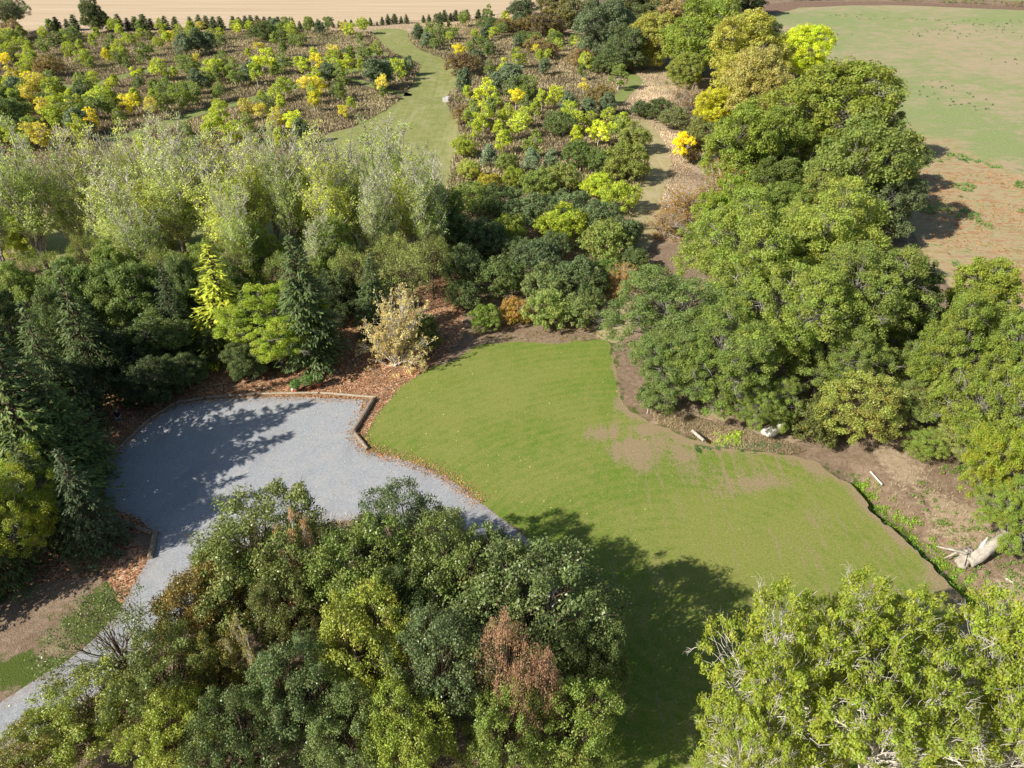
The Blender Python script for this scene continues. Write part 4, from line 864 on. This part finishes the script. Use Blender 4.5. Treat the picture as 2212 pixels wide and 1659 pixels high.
def fill(poly, n, mind, weights, seed, hr=(3.6, 5.6)):
    rg = random.Random(seed); W = atv(poly); x0, y0 = W.min(0); x1, y1 = W.max(0); cnt = 0; tries = 0
    ks, ws = zip(*weights)
    while cnt < n and tries < n*60:
        tries += 1; x = rg.uniform(x0, x1); y = rg.uniform(y0, y1)
        if not inside([x], [y], W)[0]: continue
        if inside([x], [y], MOWNW)[0] or inside([x], [y], RFW)[0]: continue
        if min(segdist([x], [y], t)[0] for t in TR_W) < 2.8 or min(segdist([x], [y+3.5], t)[0] for t in TR_W) < 2.6: continue
        px, py, d = proj(x, y, 0)
        if px < -60: continue
        if min((x-a)**2+(y-b)**2 for a, b in PLACED) < mind**2: continue
        if vnoise(x, y, 22, seed)+.5 < rg.uniform(0, .45): continue
        nz = vnoise(x, y, 14, seed+5)*1.2; i = rg.choices(range(len(ks)), ws)[0]
        kd = ks[i] if rg.random() > abs(nz) else ('green' if nz < 0 else 'lime')
        plant(px, py, rg.uniform(*hr), kd); cnt += 1
WL = [('green', 34), ('lime', 32), ('yellow', 10), ('dark', 8), ('gold', 4), ('pine', 6), ('brown', 3)]
fill(P1, 96, 3.1, WL, 3); fill(P2, 74, 3.0, WL, 4); fill(P3, 30, 3.2, WL, 5)
fill(P4, 80, 2.9, [('green', 28), ('lime', 20), ('yellow', 5), ('dark', 14), ('gold', 6), ('pine', 18), ('brown', 9)], 6, (3.4, 5.4))
fill([(-60, 200), (230, 215), (260, 300), (100, 330), (-60, 340)], 34, 2.6, [('green', 40), ('dark', 25), ('lime', 20), ('gold', 12), ('pine', 8)], 9, (4.5, 6.2))
# labels by place
ORD = ['leftmost', 'second from the left', 'third from the left', 'fourth from the left', 'fifth from the left', 'sixth from the left', 'seventh from the left', 'eighth from the left', 'ninth from the left']
def ordw(i, n):
    if n == 1: return 'only'
    if i == n-1: return 'rightmost'
    if i < len(ORD): return ORD[i]
    j = n-1-i
    if j <= 8: return ORD[j].replace('left', 'right') if j else 'rightmost'
    return '%dth from the left' % (i+1) if (i+1) % 10 > 3 or 10 < (i+1) % 100 < 14 else '%d%s from the left' % (i+1, {1: 'st', 2: 'nd', 3: 'rd', 0: 'th'}[(i+1) % 10])
def seq(objs, words):
    objs.sort(key=lambda o: proj(o.location.x, o.location.y, 2)[0])
    for i, o in enumerate(objs): o['label'] = words % ordw(i, len(objs))
rowo = [o for o in TREES if o.get('_z') == 'row']
seq(rowo, '%s of the small dark conifers lined up along the stubble field')
seq([o for o in TREES if o.get('_z') == 'poplar'], '%s of the tall sparse poplars behind the conifers')
zones = {}
for o in TREES:
    if o.get('_z') != 'plant': continue
    px, py, d = proj(o.location.x, o.location.y, 0)
    if inside([o.location.x], [o.location.y], atv(P4))[0] or px > 950:
        z = ('far end' if py < 140 else 'upper middle' if py < 205 else 'lower middle' if py < 265 else 'near end')+' of the right plantation'
    elif py < 105: z = 'back strip of the left plantation'
    elif py < 145: z = 'second strip of the left plantation'
    elif py < 185: z = 'middle strip of the left plantation'
    elif py < 235: z = 'fourth strip of the left plantation'
    else: z = 'strip nearest the poplars, left plantation'
    zones.setdefault((o['_k'], z), []).append(o)
for (k, z), objs in zones.items():
    w = KINDS[k][3]; w = {'tree': w+'s', 'pine': w+'s', 'bush': w+'es'}[w.split()[-1]]
    for o in objs: o['group'] = w+', '+z
    w2 = w.replace(' young', '')
    if len(objs) == 1: objs[0]['label'] = 'only '+KINDS[k][3]+', '+z
    else: seq(objs, '%s of the '+w2+', '+z)
for o in TREES:
    for k in ('_z', '_k'):
        if k in o: del o[k]

for o in TREES:
    if len(o['label'].split()) > 16: print('LONG', o['label'])
_s = {}
for o in TREES: _s[o['label']] = _s.get(o['label'], 0)+1
print('NPL', len([o for o in TREES if 'plantation' in o['label']]), len([o for o in TREES if 'plantation' in o['label'] and 'tree' in o['label']]))
print('DUP', [k for k, v in _s.items() if v > 1])
# ------------------------------------------------------------------ ground cover (nobody could count it)
rngG = np.random.default_rng(77)
def tufts(name, P, h, w, mat, col, acc, label, cat, lean=.25, tmap=None):
    """upright weed blades; P (N,2)"""
    N = len(P); c = np.stack([P[:, 0], P[:, 1], hgt(P[:, 0], P[:, 1])], 1); hh = h*rngG.uniform(.5, 1.3, N)
    up = unit(np.array([0, 0, 1.])+rngG.normal(0, lean, (N, 3))); c = c+up*(hh*.48)[:, None]
    an = rngG.uniform(0, 6.28, N); nr = unit(np.cross(up, np.stack([np.cos(an), np.sin(an), 0*an], 1)))
    L = hh[:, None]; W = (w*rngG.uniform(.6, 1.4, N))[:, None]; b = np.cross(nr, up)
    V = np.stack([c-up*L*.5, c+b*W*.5+up*L*.1, c+up*L*.5, c-b*W*.5+up*L*.1], 1).reshape(-1, 3)
    t = np.clip(.5+fbm(P[:, 0], P[:, 1], 6, 3)*.8+rngG.uniform(-.35, .35, N), 0, 1); a = np.clip(rngG.uniform(0, 1, N)*.7+.3*(.5+fbm(P[:, 0], P[:, 1], 9, 8)), 0, 1)
    o = link(name, fastmesh(name, V, np.arange(N*4).reshape(-1, 4), mat, [('t', 'FACE', t), ('a', 'FACE', a)])); o.color = (col[0], col[1], col[2], acc)
    return tag(o, label, cat, kind='stuff')
def scatter(poly, n, avoid=(), world=False):
    W = poly if world else atv(poly); x0, y0 = W.min(0); x1, y1 = W.max(0); k = int(n*3)
    x = rngG.uniform(x0, x1, k); y = rngG.uniform(y0, y1, k); ok = inside(x, y, W)
    for A, mode, dd in avoid:
        ok &= ~inside(x, y, A) if mode == 'in' else (segdist(x, y, A) > dd)
    return np.stack([x[ok], y[ok]], 1)[:n]
AV = [(MOWNW, 'in', 0)]+[(t, 'd', 2.1) for t in TR_W[:3]]+[(t-np.array([0, 2.2]), 'd', 1.7) for t in TR_W[:3]]+[(t, 'd', 1.9) for t in TR_W[3:]]
ALLP = [(-120, 74), (300, 72), (620, 66), (806, 70), (900, 74), (1040, 40), (1130, 45), (1230, 75), (1300, 125), (1370, 150), (1340, 230), (1380, 275), (1400, 340), (1380, 420), (1000, 420), (500, 440), (-120, 460)]
Pw = scatter(ALLP, 210000, AV)
tufts('plantation_weeds', Pw, .55, .2, M['weed'], (.22, .185, .11), .18, 'dead brown weeds covering the ground between the young trees', 'weeds')
DRYA = [(1305, 122), (1380, 135), (1475, 178), (1480, 215), (1410, 245), (1400, 262), (1480, 300), (1500, 350), (1470, 420), (1445, 460), (1410, 500), (1360, 520), (1350, 430), (1365, 380), (1375, 300), (1330, 240), (1340, 200)]
STRIP = [(-900, 71), (300, 66), (520, 62), (700, 56), (900, 46), (1060, 38), (1130, 20), (1150, 60), (1000, 72), (905, 72), (870, 64), (806, 66), (520, 70), (300, 73), (-900, 80)]
Pd = np.concatenate([scatter(DRYA, 26000, AV), scatter(STRIP, 34000, [(MOWNW, 'in', 0)])])
tufts('dry_grass', Pd, .32, .09, M['weed'], (.36, .30, .20), .12, 'pale dry grass by the tracks and along the stubble field', 'dry grass')
BANK = [(1400, 880), (1480, 895), (1600, 930), (1700, 955), (1740, 975), (1680, 990), (1560, 985), (1490, 940), (1420, 915)]
BANKR = [(1900, 1050), (1990, 950), (2212, 950), (2260, 1400), (2160, 1330), (2060, 1220), (1960, 1130)]
Pb = np.concatenate([scatter(BANK, 16000, [(LAWNW, 'in', 0)]), scatter(BANKR, 2600, [(LAWNW, 'in', 0)])])
tufts('bank_grass', Pb, .24, .04, M['weed'], (.25, .205, .13), .3, 'straw-coloured grass on the bank at the foot of the big ashes', 'dry grass')
def cover(name, C, cr, n, size, col, acc, label, cat, mat='leaf'):
    C = np.column_stack([C, hgt(C[:, 0], C[:, 1])+cr*.35]); V, F, t, a = leaves(rngG, C, cr*rngG.uniform(.5, 1.4, len(C)), n, size, sq=.7)
    o = link(name, fastmesh(name, V, F, M[mat], [('t', 'FACE', t), ('a', 'FACE', a)])); o.color = (col[0], col[1], col[2], acc); return tag(o, label, cat, kind='stuff')
def along(P, n, sd, off=0.0):
    s = rngG.uniform(0, len(P)-1.001, n); i = s.astype(int); f = (s-i)[:, None]; q = P[i]*(1-f)+P[i+1]*f; d = unit(P[i+1]-P[i]); nr = np.stack([-d[:, 1], d[:, 0]], 1)
    return q+nr*(off+rngG.normal(0, sd, n))[:, None]
cover('ditch_plants', along(DITCH, 300, .55, .3), .34, 30, .14, (.16, .25, .03), .08, 'bright green nettles and herbs growing along the ditch', 'plants')
cover('ditch_fringe', along(DITCH, 150, .3, -.8), .26, 22, .13, (.05, .115, .035), .0, 'dark green weeds on the lawn side of the ditch', 'plants')
pit = np.array([at(x, y)[:2] for x, y in zip(rngG.uniform(1538, 1600, 60), rngG.uniform(935, 962, 60))])
cover('bog_plants', pit, .3, 24, .15, (.24, .34, .03), .05, 'lime-green plants beside the plank at the lawn edge', 'plants')
fr = np.array([at(x, 962+abs(x-1600)*.05+e)[:2] for x, e in zip(rngG.uniform(1500, 1690, 120), rngG.normal(0, 5, 120))])
cover('fringe_grass', fr, .22, 20, .12, (.06, .13, .035), .0, 'dark green fringe of weeds along the lawn edge', 'plants')
bk = scatter([(1960, 1060), (2080, 980), (2212, 1040), (2260, 1400), (2150, 1290), (2060, 1180)], 240, [(LAWNW, 'in', 0)])
cover('bank_weeds', bk[vnoise(bk[:, 0], bk[:, 1], 3.5, 3) > -.02], .32, 24, .14, (.12, .19, .035), .06, 'scattered green weeds on the bare bank', 'plants')
wl = scatter([(1250, 700), (1330, 700), (1320, 735), (1060, 740), (1040, 728)], 120)
cover('bed_weeds', wl, .14, 10, .12, (.18, .15, .05), .4, 'sparse weeds in the bare strip at the head of the lawn', 'plants')
FW = [(1985, 330), (2060, 330), (2212, 380), (2400, 500), (2300, 720), (2212, 720), (2100, 640), (2050, 610), (1995, 520), (1975, 430)]
fw = scatter(FW, 2600); nz = vnoise(fw[:, 0], fw[:, 1], 6, 21)
cover('field_weeds', fw[nz > .05], .25, 7, .16, (.30, .15, .07), .30, 'red and orange weeds spread over the near side of the field', 'weeds', 'weed')
fg = scatter(FW+[(1880, 240)], 1500); cover('field_thistles', fg[vnoise(fg[:, 0], fg[:, 1], 5, 33) > .12], .5, 22, .25, (.10, .19, .045), .02, 'dark green weed clumps dotted over the near side of the field', 'weeds')
fc = scatter([(1640, 62), (1800, 30), (2212, 45), (2212, 330), (2000, 240), (1860, 150)], 420); cover('field_clumps', fc[vnoise(fc[:, 0], fc[:, 1], 16, 4) > .1], .38, 9, .3, (.05, .10, .04), .0, 'tiny dark green clumps dotted over the far part of the field', 'weeds')
uc = scatter(ALLP, 9000, AV[:-2]+[(t, 'd', 3.2) for t in TR_W]); q = vnoise(uc[:, 0], uc[:, 1], 11, 12)
cover('undergrowth', uc[q > -.02][:4200], .5, 18, .2, (.17, .21, .05), .12, 'low green and yellowing undergrowth between the young trees', 'undergrowth')
hu = np.concatenate([scatter([(1560, 60), (1720, 120), (1880, 270), (1960, 400), (1980, 520), (2060, 640), (2212, 780), (2212, 950), (1960, 940), (1700, 900), (1480, 860), (1360, 760), (1360, 620), (1480, 520), (1500, 330), (1420, 150), (1300, 60)], 1500, AV), scatter([(940, 540), (1000, 400), (1360, 330), (1390, 470), (1350, 620), (1290, 690), (1060, 690), (960, 640)], 900, AV)])
cover('underwood', hu, .6, 22, .22, (.11, .14, .045), .15, 'rough low growth under the hedgerow trees and between the bushes', 'undergrowth')
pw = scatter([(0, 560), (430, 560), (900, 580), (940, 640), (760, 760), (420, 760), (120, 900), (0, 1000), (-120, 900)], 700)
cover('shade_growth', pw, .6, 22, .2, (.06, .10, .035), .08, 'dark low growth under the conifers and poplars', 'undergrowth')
cover('scrub', uc[q < -.12][:900], .5, 16, .2, (.22, .16, .10), .15, 'low brown scrub between the young trees', 'undergrowth', 'weed')
def flat_leaves(name, P, size, col, acc, label, mat='weed', z=.03):
    c = np.column_stack([P, np.full(len(P), z)+rngG.uniform(0, .03, len(P))]); nr = unit(np.array([0, 0, 1.])+rngG.normal(0, .35, c.shape)); V, F = cards(rngG, c, nr, np.full(len(P), size), .7)
    o = link(name, fastmesh(name, V, F, M[mat], [('t', 'FACE', rngG.uniform(0, 1, len(P))), ('a', 'FACE', rngG.uniform(0, 1, len(P)))])); o.color = (col[0], col[1], col[2], acc); return tag(o, label, 'leaves', kind='stuff')
lp = scatter(LITTER, 26000, [(GRAVW, 'in', 0)])
ed = along(np.vstack([GRAVW[10:26]]), 5200, .45, .1)
flat_leaves('fallen_leaves', np.concatenate([lp, ed]), .13, (.34, .16, .08), .45, 'fallen orange and pink leaves lying over the leaf bed and gravel edge')
lf = scatter(LAWN, 900); dl = segdist(lf[:, 0], lf[:, 1], GRAVW, True); lf = lf[rngG.uniform(0, 1, len(lf)) < np.exp(-dl/6)+.03]
le = along(GRAVW[27:36], 1500, .5, .0)
flat_leaves('lawn_leaves', np.concatenate([lf, le, scatter(GRAVEL, 260)]), .09, (.50, .40, .18), .2, 'pale fallen leaves dotted over the lawn and gravel', z=.05)
# hedge at the far side of the field
def hedge(name, A, B, h, w, label, col):
    A = np.array(at(*A)[:2]); B = np.array(at(*B)[:2]); L = np.linalg.norm(B-A); n = int(L*2.2); t = rngG.uniform(0, 1, n); d = (B-A)/L; nn = np.array([-d[1], d[0]])
    C = A+(B-A)*t[:, None]+nn*(rngG.uniform(-w, w, n))[:, None]; C = np.column_stack([C, rngG.uniform(.2, h, n)*(1+.25*vnoise(C[:, 0], C[:, 1], 6, 2))])
    V, F, tt, a = leaves(rngG, C, .7, 14, .5, sq=1); o = link(name, fastmesh(name, V, F, M['leaf'], [('t', 'FACE', tt), ('a', 'FACE', a)])); o.color = col; return tag(o, label, 'hedge')
hedge('hedge', (1700, 3), (1905, -3), 2.0, 1.2, 'dark low hedge beyond the ploughed strip, left stretch', (.07, .09, .035, .1))
hedge('hedge', (1930, 2), (2130, 10), 2.2, 1.3, 'olive hedge at the far edge of the field, right stretch', (.12, .14, .045, .15))
hedge('hedge', (2145, 12), (2260, 17), 1.6, 1.2, 'brownish hedge end in the top right corner', (.14, .12, .06, .3))

# ------------------------------------------------------------------ small built things
def bmobj(name, fn, mat, parent=None, smooth_=False):
    bm = bmesh.new(); fn(bm); me = bpy.data.meshes.new(name); bm.to_mesh(me); bm.free(); me.materials.append(mat)
    if smooth_: me.polygons.foreach_set('use_smooth', [True]*len(me.polygons))
    return link(name, me, parent)
def box(bm, c, s, rz=0, rx=0):
    m = Matrix.Translation(c) @ Matrix.Rotation(rz, 4, 'Z') @ Matrix.Rotation(rx, 4, 'X') @ Matrix.Diagonal((s[0], s[1], s[2], 1))
    r = bmesh.ops.create_cube(bm, size=1, matrix=m); bmesh.ops.bevel(bm, geom=list({e for v in r['verts'] for e in v.link_edges}), offset=min(s)*.12, segments=1, affect='EDGES')
def lathe(bm, prof, seg=20, cap=True):
    rings = [[bm.verts.new((r*math.cos(a*2*math.pi/seg), r*math.sin(a*2*math.pi/seg), z)) for a in range(seg)] for r, z in prof]
    for a, b in zip(rings, rings[1:]):
        for k in range(seg): bm.faces.new((a[k], a[(k+1) % seg], b[(k+1) % seg], b[k]))
    if cap: bm.faces.new(rings[0][::-1]); bm.faces.new(rings[-1])
def log(A, B, r, label, mat='timber', za=None, zb=None, name='edging_log', group='timber logs edging the car park', cat='log'):
    a = at(*A); b = at(*B); a.z = za if za is not None else r*.85; b.z = zb if zb is not None else r*.85
    d = b-a; L = d.length; n = 10; rg = np.random.default_rng(int(abs(A[0])*7+A[1]))
    P = np.array([a+d*(i/n) for i in range(n+1)])+rg.normal(0, r*.06, (n+1, 3)); mid = P.mean(0)
    S = 12; V, F = tubes((P-mid)[None], (r*(1+rg.normal(0, .03, n+1)))[None], S)
    V = np.asarray(V); V[:, :] += rg.normal(0, r*.025, V.shape)
    bm = bmesh.new(); vs = [bm.verts.new(v) for v in V]
    for f in F: bm.faces.new([vs[i] for i in f])
    bm.faces.new(vs[:S][::-1]); bm.faces.new(vs[-S:])
    bmesh.ops.recalc_face_normals(bm, faces=bm.faces); me = bpy.data.meshes.new(name); bm.to_mesh(me); bm.free(); me.materials.append(M[mat])
    o = link(name, me, None, Vector(mid)); return tag(o, label, cat, group)
log((808, 864), (764, 937), .21, 'thick dark log slanting down the right end of the car park')
log((768, 940), (795, 973), .17, 'short log pointing at the lawn below the thick dark log', 'timber')
log((692, 850), (812, 860), .11, 'pale thin log along the top edge of the gravel, nearest the lawn', 'timber_pale')
log((556, 852), (688, 850), .10, 'pale half-shaded log in front of the potted shrubs', 'timber_pale')
log((445, 861), (551, 853), .13, 'shaded log along the top edge of the gravel, left of the potted shrubs')
log((380, 871), (440, 862), .13, 'shaded log at the upper left corner of the gravel')
log((326, 905), (376, 873), .12, 'shaded log right of the standing person')
log((264, 962), (323, 907), .12, 'shaded log just below the standing person')
log((207, 1022), (261, 965), .12, 'shaded log on the left side of the gravel towards the small spruce')
log((255, 1128), (330, 1154), .16, 'log beside the small spruce at the lower left of the car park')
log((337, 1152), (325, 1208), .19, 'broad log pointing down the driveway from the lower left corner')
# potted shrubs
def potted(base, h, r, label):
    p = at(*base); t = empty('potted_shrub', (p.x, p.y, 0)); k = h/1.35
    pot = bmobj('pot', lambda bm: lathe(bm, [(.17*k, 0), (.2*k, .05*k), (.26*k, .34*k), (.29*k, .35*k), (.29*k, .42*k), (.25*k, .42*k), (.24*k, .38*k)]), M['terracotta'], t)
    so = bmobj('soil', lambda bm: lathe(bm, [(.235*k, .36*k), (.22*k, .39*k)]), M['plough'], pot)
    rg = np.random.default_rng(int(base[0])); st_ = bmobj('stem', lambda bm: lathe(bm, [(.03, .36*k), (.02, h*.6)], 8), M['bark_brown'], t)
    d = fib(46, rg, -.8, .15); C = d*np.array([r, r, (h-.42*k)*.5])*.72+np.array([0, 0, .42*k+(h-.42*k)*.5])
    V, F, tt, a = leaves(rg, C, r*.36, 34, .11, asp=.5); c = link('foliage', fastmesh('foliage', V, F, M['leaf_glossy'], [('t', 'FACE', tt), ('a', 'FACE', a)]), t); c.color = (.075, .15, .03, .01)
    return tag(t, label, 'potted shrub', 'shrubs in terracotta pots on the leaf bed')
potted((641, 846), 1.3, .55, 'leftmost of the three potted shrubs on the leaf bed')
potted((667, 841), 1.55, .62, 'middle and largest of the three potted shrubs on the leaf bed')
potted((689, 834), 1.5, .55, 'rightmost of the three potted shrubs, on a bare stem')
def rock(bm): 
    bmesh.ops.create_icosphere(bm, subdivisions=2, radius=.17)
    for v in bm.verts: v.co *= 1+.25*math.sin(v.co.x*19+v.co.y*23)*math.cos(v.co.z*17)
o = bmobj('stone', rock, M['chalk']); p = at(633, 843); o.location = (p.x, p.y, .1); tag(o, 'pale stone left of the leftmost potted shrub', 'stone')
# utility pole
p = at(213, 73); t = empty('utility_pole', (p.x, p.y, 0))
bmobj('shaft', lambda bm: lathe(bm, [(.17, -.2), (.16, 3), (.12, 9.6)], 14), M['pole'], t, True)
bmobj('crossarm', lambda bm: box(bm, (0, 0, 9.2), (1.8, .12, .12), .3), M['timber'], t)
for k in (-.75, 0, .75):
    q = bmobj('insulator', lambda bm: lathe(bm, [(.03, 9.26), (.06, 9.32), (.06, 9.4), (.03, 9.46)], 10), M['crate'], t); q.location = (k*math.cos(.3), k*math.sin(.3), 0)
tag(t, 'leaning-looking wooden utility pole in front of the round dark tree', 'utility pole')
# slatted crate on the mown path
p = at(964, 219); t = empty('crate', (p.x, p.y, 0), R_(-12)); W = 1.15; Hh = .95
for sx in (-1, 1):
    for sy in (-1, 1): bmobj('corner_post', lambda bm: box(bm, (sx*(W/2-.04), sy*(W/2-.04), Hh/2), (.08, .08, Hh)), M['crate'], t)
for rz in (0, math.pi/2, math.pi, -math.pi/2):
    def slats(bm):
        for i in range(5): box(bm, (0, -W/2-.012, .1+i*.19), (W, .022, .13))
    q = bmobj('slatted_side', slats, M['crate'], t); q.rotation_euler = (0, 0, rz)
bmobj('base', lambda bm: box(bm, (0, 0, .05), (W-.05, W-.05, .05)), M['timber'], t)
tag(t, 'white slatted wooden crate on the mown path', 'crate')
# broken willow by the ditch: stump with splinters, fallen trunk
def limb(name, pts, rad, mat, parent=None, S=10, jag=.03, seed=1):
    rg = np.random.default_rng(seed); P = smooth(pts, 4, False); Rr = np.interp(np.linspace(0, 1, len(P)), np.linspace(0, 1, len(rad)), rad); V, F = tubes(P[None], Rr[None], S)
    V = V+rg.normal(0, jag, V.shape); bm = bmesh.new(); vs = [bm.verts.new(v) for v in V]
    for f in F: bm.faces.new([vs[i] for i in f])
    bm.faces.new(vs[:S][::-1]); bm.faces.new(vs[-S:]); bmesh.ops.recalc_face_normals(bm, faces=bm.faces)
    me = bpy.data.meshes.new(name); bm.to_mesh(me); bm.free(); me.polygons.foreach_set('use_smooth', [True]*len(me.polygons)); me.materials.append(M[mat]); return link(name, me, parent)
s0 = at(2080, 1212); t = empty('tree_stump', (s0.x, s0.y, 0)); Z = lambda px, py, z: tuple(at(px, py, z)-Vector((s0.x, s0.y, 0)))
limb('stump', [(0, 0, -.3), (.02, 0, .3), (.06, .05, .8), (.1, .1, 1.15)], [.5, .4, .33, .2], 'deadwood', t, 12, .05, 3)
limb('split_limb', [Z(2088, 1196, 1.15), Z(2062, 1189, 1.25), Z(2022, 1180, 1.1)], [.11, .10, .03], 'deadwood', t, 7, .01, 4)
limb('split_limb', [Z(2072, 1190, .9), Z(2060, 1196, .6), Z(2040, 1206, .15)], [.08, .08, .03], 'deadwood', t, 7, .01, 5)
limb('split_limb', [Z(2090, 1190, 1.2), Z(2086, 1205, .7), Z(2082, 1222, .1)], [.07, .08, .06], 'deadwood', t, 6, .012, 6)
limb('split_limb', [Z(2092, 1192, 1.1), Z(2094, 1206, .7), Z(2093, 1216, .2)], [.06, .06, .05], 'deadwood', t, 6, .012, 7)
tag(t, 'splintered pale stump beside the ditch', 'tree stump')
f0 = at(2130, 1195); t = empty('fallen_tree', (f0.x, f0.y, 0)); Z = lambda px, py, z: tuple(at(px, py, z)-Vector((f0.x, f0.y, 0)))
limb('trunk', [Z(2092, 1214, .35), Z(2112, 1202, .7), Z(2136, 1184, 1.1), Z(2166, 1160, 1.5), Z(2230, 1110, 2.2)], [.40, .47, .42, .30, .18], 'deadwood', t, 14, .04, 8)
limb('limb', [Z(2112, 1196, .95), Z(2122, 1178, 1.3), Z(2134, 1160, 1.7)], [.16, .12, .05], 'bark_white', t, 7, .02, 9)
limb('limb', [Z(2196, 1140, 2.2), Z(2206, 1165, 1.7), Z(2204, 1200, .9)], [.06, .05, .03], 'bark_white', t, 6, .01, 10)
tag(t, 'fallen pale tree trunk lying across the dry bank at the right edge', 'fallen tree')
f0 = at(1660, 935); t = empty('tree_stump', (f0.x, f0.y, 0)); Z = lambda px, py, z: tuple(at(px, py, z)-Vector((f0.x, f0.y, 0)))
limb('stump', [Z(1656, 938, -.2), Z(1664, 934, .3), Z(1676, 926, 1.1), Z(1688, 916, 2.0)], [.62, .5, .36, .24], 'bark_white', t, 12, .04, 11)
tag(t, 'white leaning trunk showing under the small leaning ash', 'tree trunk')
log((1494, 936), (1520, 955), .14, 'pale plank-like log over the dark hole at the lawn edge', 'deadwood', .3, .15, 'fallen_log', None)
log((1880, 1020), (1905, 1048), .07, 'thin bleached branch lying on the top of the ditch bank', 'bark_white', None, None, 'fallen_branch', None, 'branch')
log((2232-60, 1250), (2212-20, 1262), .05, 'short bleached branch near the fallen trunk', 'bark_white', None, None, 'fallen_branch', None, 'branch')
# staked sapling
o = TB('young', 1398, 893, 3.4, 'young tree with a pale stem beside the bare path', (.06, .13, .035), .0, 1.15, cat='young tree', name='young_tree', v=1)
p = at(1406, 893); s = bmobj('stake', lambda bm: lathe(bm, [(.045, -.1), (.045, 1.35), (.03, 1.4)], 8), M['timber_pale']); s.location = (p.x, p.y, 0); tag(s, 'pale wooden stake beside the young tree at the bare path', 'stake')

# ------------------------------------------------------------------ the person flying the drone
def skinned(name, verts, edges, rad, mat, parent, sub=2, root=0):
    me = bpy.data.meshes.new(name); me.from_pydata(verts, edges, []); o = bpy.data.objects.new(name, me); COL.objects.link(o)
    m = o.modifiers.new('skin', 'SKIN'); m.use_smooth_shade = True
    for i, r in enumerate(rad):
        sv = me.skin_vertices[0].data[i]; sv.radius = r if isinstance(r, tuple) else (r, r); sv.use_root = (i == root)
    s = o.modifiers.new('sub', 'SUBSURF'); s.levels = sub; s.render_levels = sub
    bpy.context.view_layer.update(); dg = bpy.context.evaluated_depsgraph_get(); nm = bpy.data.meshes.new_from_object(o.evaluated_get(dg)); nm.name = name
    o.modifiers.clear(); o.data = nm; nm.materials.clear(); nm.materials.append(mat); o.parent = parent; return o
p = at(262.5, 919); man = empty('person', (p.x, p.y, 0), R_(8))
v = []; e = []; r = []
def add(co, rad, par=None):
    v.append(co); r.append(rad); k = len(v)-1
    if par is not None: e.append((par, k))
    return k
pel = add((0, 0, .95), (.155, .12)); ws = add((0, .0, 1.12), (.15, .115), pel); ch = add((0, .0, 1.34), (.17, .13), ws); nk = add((0, 0, 1.50), (.065, .065), ch)
jw = add((0, -.02, 1.575), (.062, .07), nk); hd = add((0, -.015, 1.66), (.078, .095), jw); tp = add((0, .0, 1.735), (.06, .07), hd); ns = add((0, -.115, 1.635), (.012, .014), hd)
for s in (-1, 1): add((s*.086, 0, 1.64), (.012, .02), hd)
for s in (-1, 1):
    sh = add((s*.19, 0, 1.42), .062, ch); el = add((s*.27, .01, 1.16), .045, sh); fa = add((s*.20, -.16, 1.09), .036, el); wr = add((s*.115, -.27, 1.08), .027, fa); pm = add((s*.085, -.31, 1.085), (.036, .018), wr)
    for q, (dx, L) in enumerate([(.030, .066), (.012, .075), (-.006, .07), (-.024, .055)]):
        a = add((s*(.085+dx), -.345, 1.092), .010, pm); b = add((s*(.085+dx-.012), -.345-L*.45, 1.082), .009, a); add((s*(.085+dx-.03), -.345-L*.5, 1.055), .008, b)
    a = add((s*.055, -.30, 1.11), .012, pm); add((s*.045, -.335, 1.13), .010, a)
    hp = add((s*.10, 0, .88), .095, pel); kn = add((s*.125, -.015, .50), .058, hp); cf = add((s*.13, .02, .34), .056, kn); an = add((s*.135, .02, .09), .036, cf); add((s*.14, -.06, .05), (.042, .03), an); add((s*.15, -.15, .035), (.04, .024), len(v)-1)
skinned('body', v, e, r, M['skin'], man)
skinned('shirt', [(0, 0, .93), (0, 0, 1.12), (0, 0, 1.35), (0, 0, 1.46), (-.19, 0, 1.42), (-.245, .005, 1.24), (.19, 0, 1.42), (.245, .005, 1.24)], [(0, 1), (1, 2), (2, 3), (2, 4), (4, 5), (2, 6), (6, 7)],
        [(.18, .145), (.178, .145), (.195, .155), (.09, .09), .085, .075, .085, .075], M['tee'], man, 2, 1)
skinned('shorts', [(0, 0, .98), (0, 0, .90), (-.10, 0, .84), (-.125, -.01, .56), (.10, 0, .84), (.125, -.01, .56)], [(0, 1), (1, 2), (2, 3), (1, 4), (4, 5)], [(.172, .138), (.175, .14), .115, .098, .115, .098], M['shorts'], man, 2, 1)
skinned('hair', [(0, .02, 1.68), (0, .015, 1.745), (0, .07, 1.63)], [(0, 1), (0, 2)], [(.088, .095), (.066, .075), (.06, .045)], M['hair'], man, 2, 0)
for s in (-1, 1):
    o = bmobj('eye', lambda bm: bmesh.ops.create_uvsphere(bm, u_segments=8, v_segments=6, radius=.011), M['plastic'], man); o.location = (s*.032, -.103, 1.665)
    skinned('shoe', [(s*.135, .04, .05), (s*.14, -.06, .045), (s*.15, -.17, .04)], [(0, 1), (1, 2)], [(.046, .045), (.05, .038), (.045, .03)], M['shoe'], man, 2, 1)
o = bmobj('mouth', lambda bm: box(bm, (0, -.094, 1.598), (.045, .008, .008)), M['terracotta'], man)
tag(man, 'person in a dark T-shirt and blue shorts holding a controller in the shade', 'person')
rc = empty('remote_controller', (p.x, p.y, 0), R_(8))
bmobj('casing', lambda bm: box(bm, (0, -.375, 1.075), (.16, .09, .045), 0, .3), M['plastic'], rc)
bmobj('screen', lambda bm: box(bm, (0, -.40, 1.15), (.15, .012, .085), 0, -.5), M['metal'], rc)
tag(rc, 'small grey controller held in the hands of the person', 'controller')
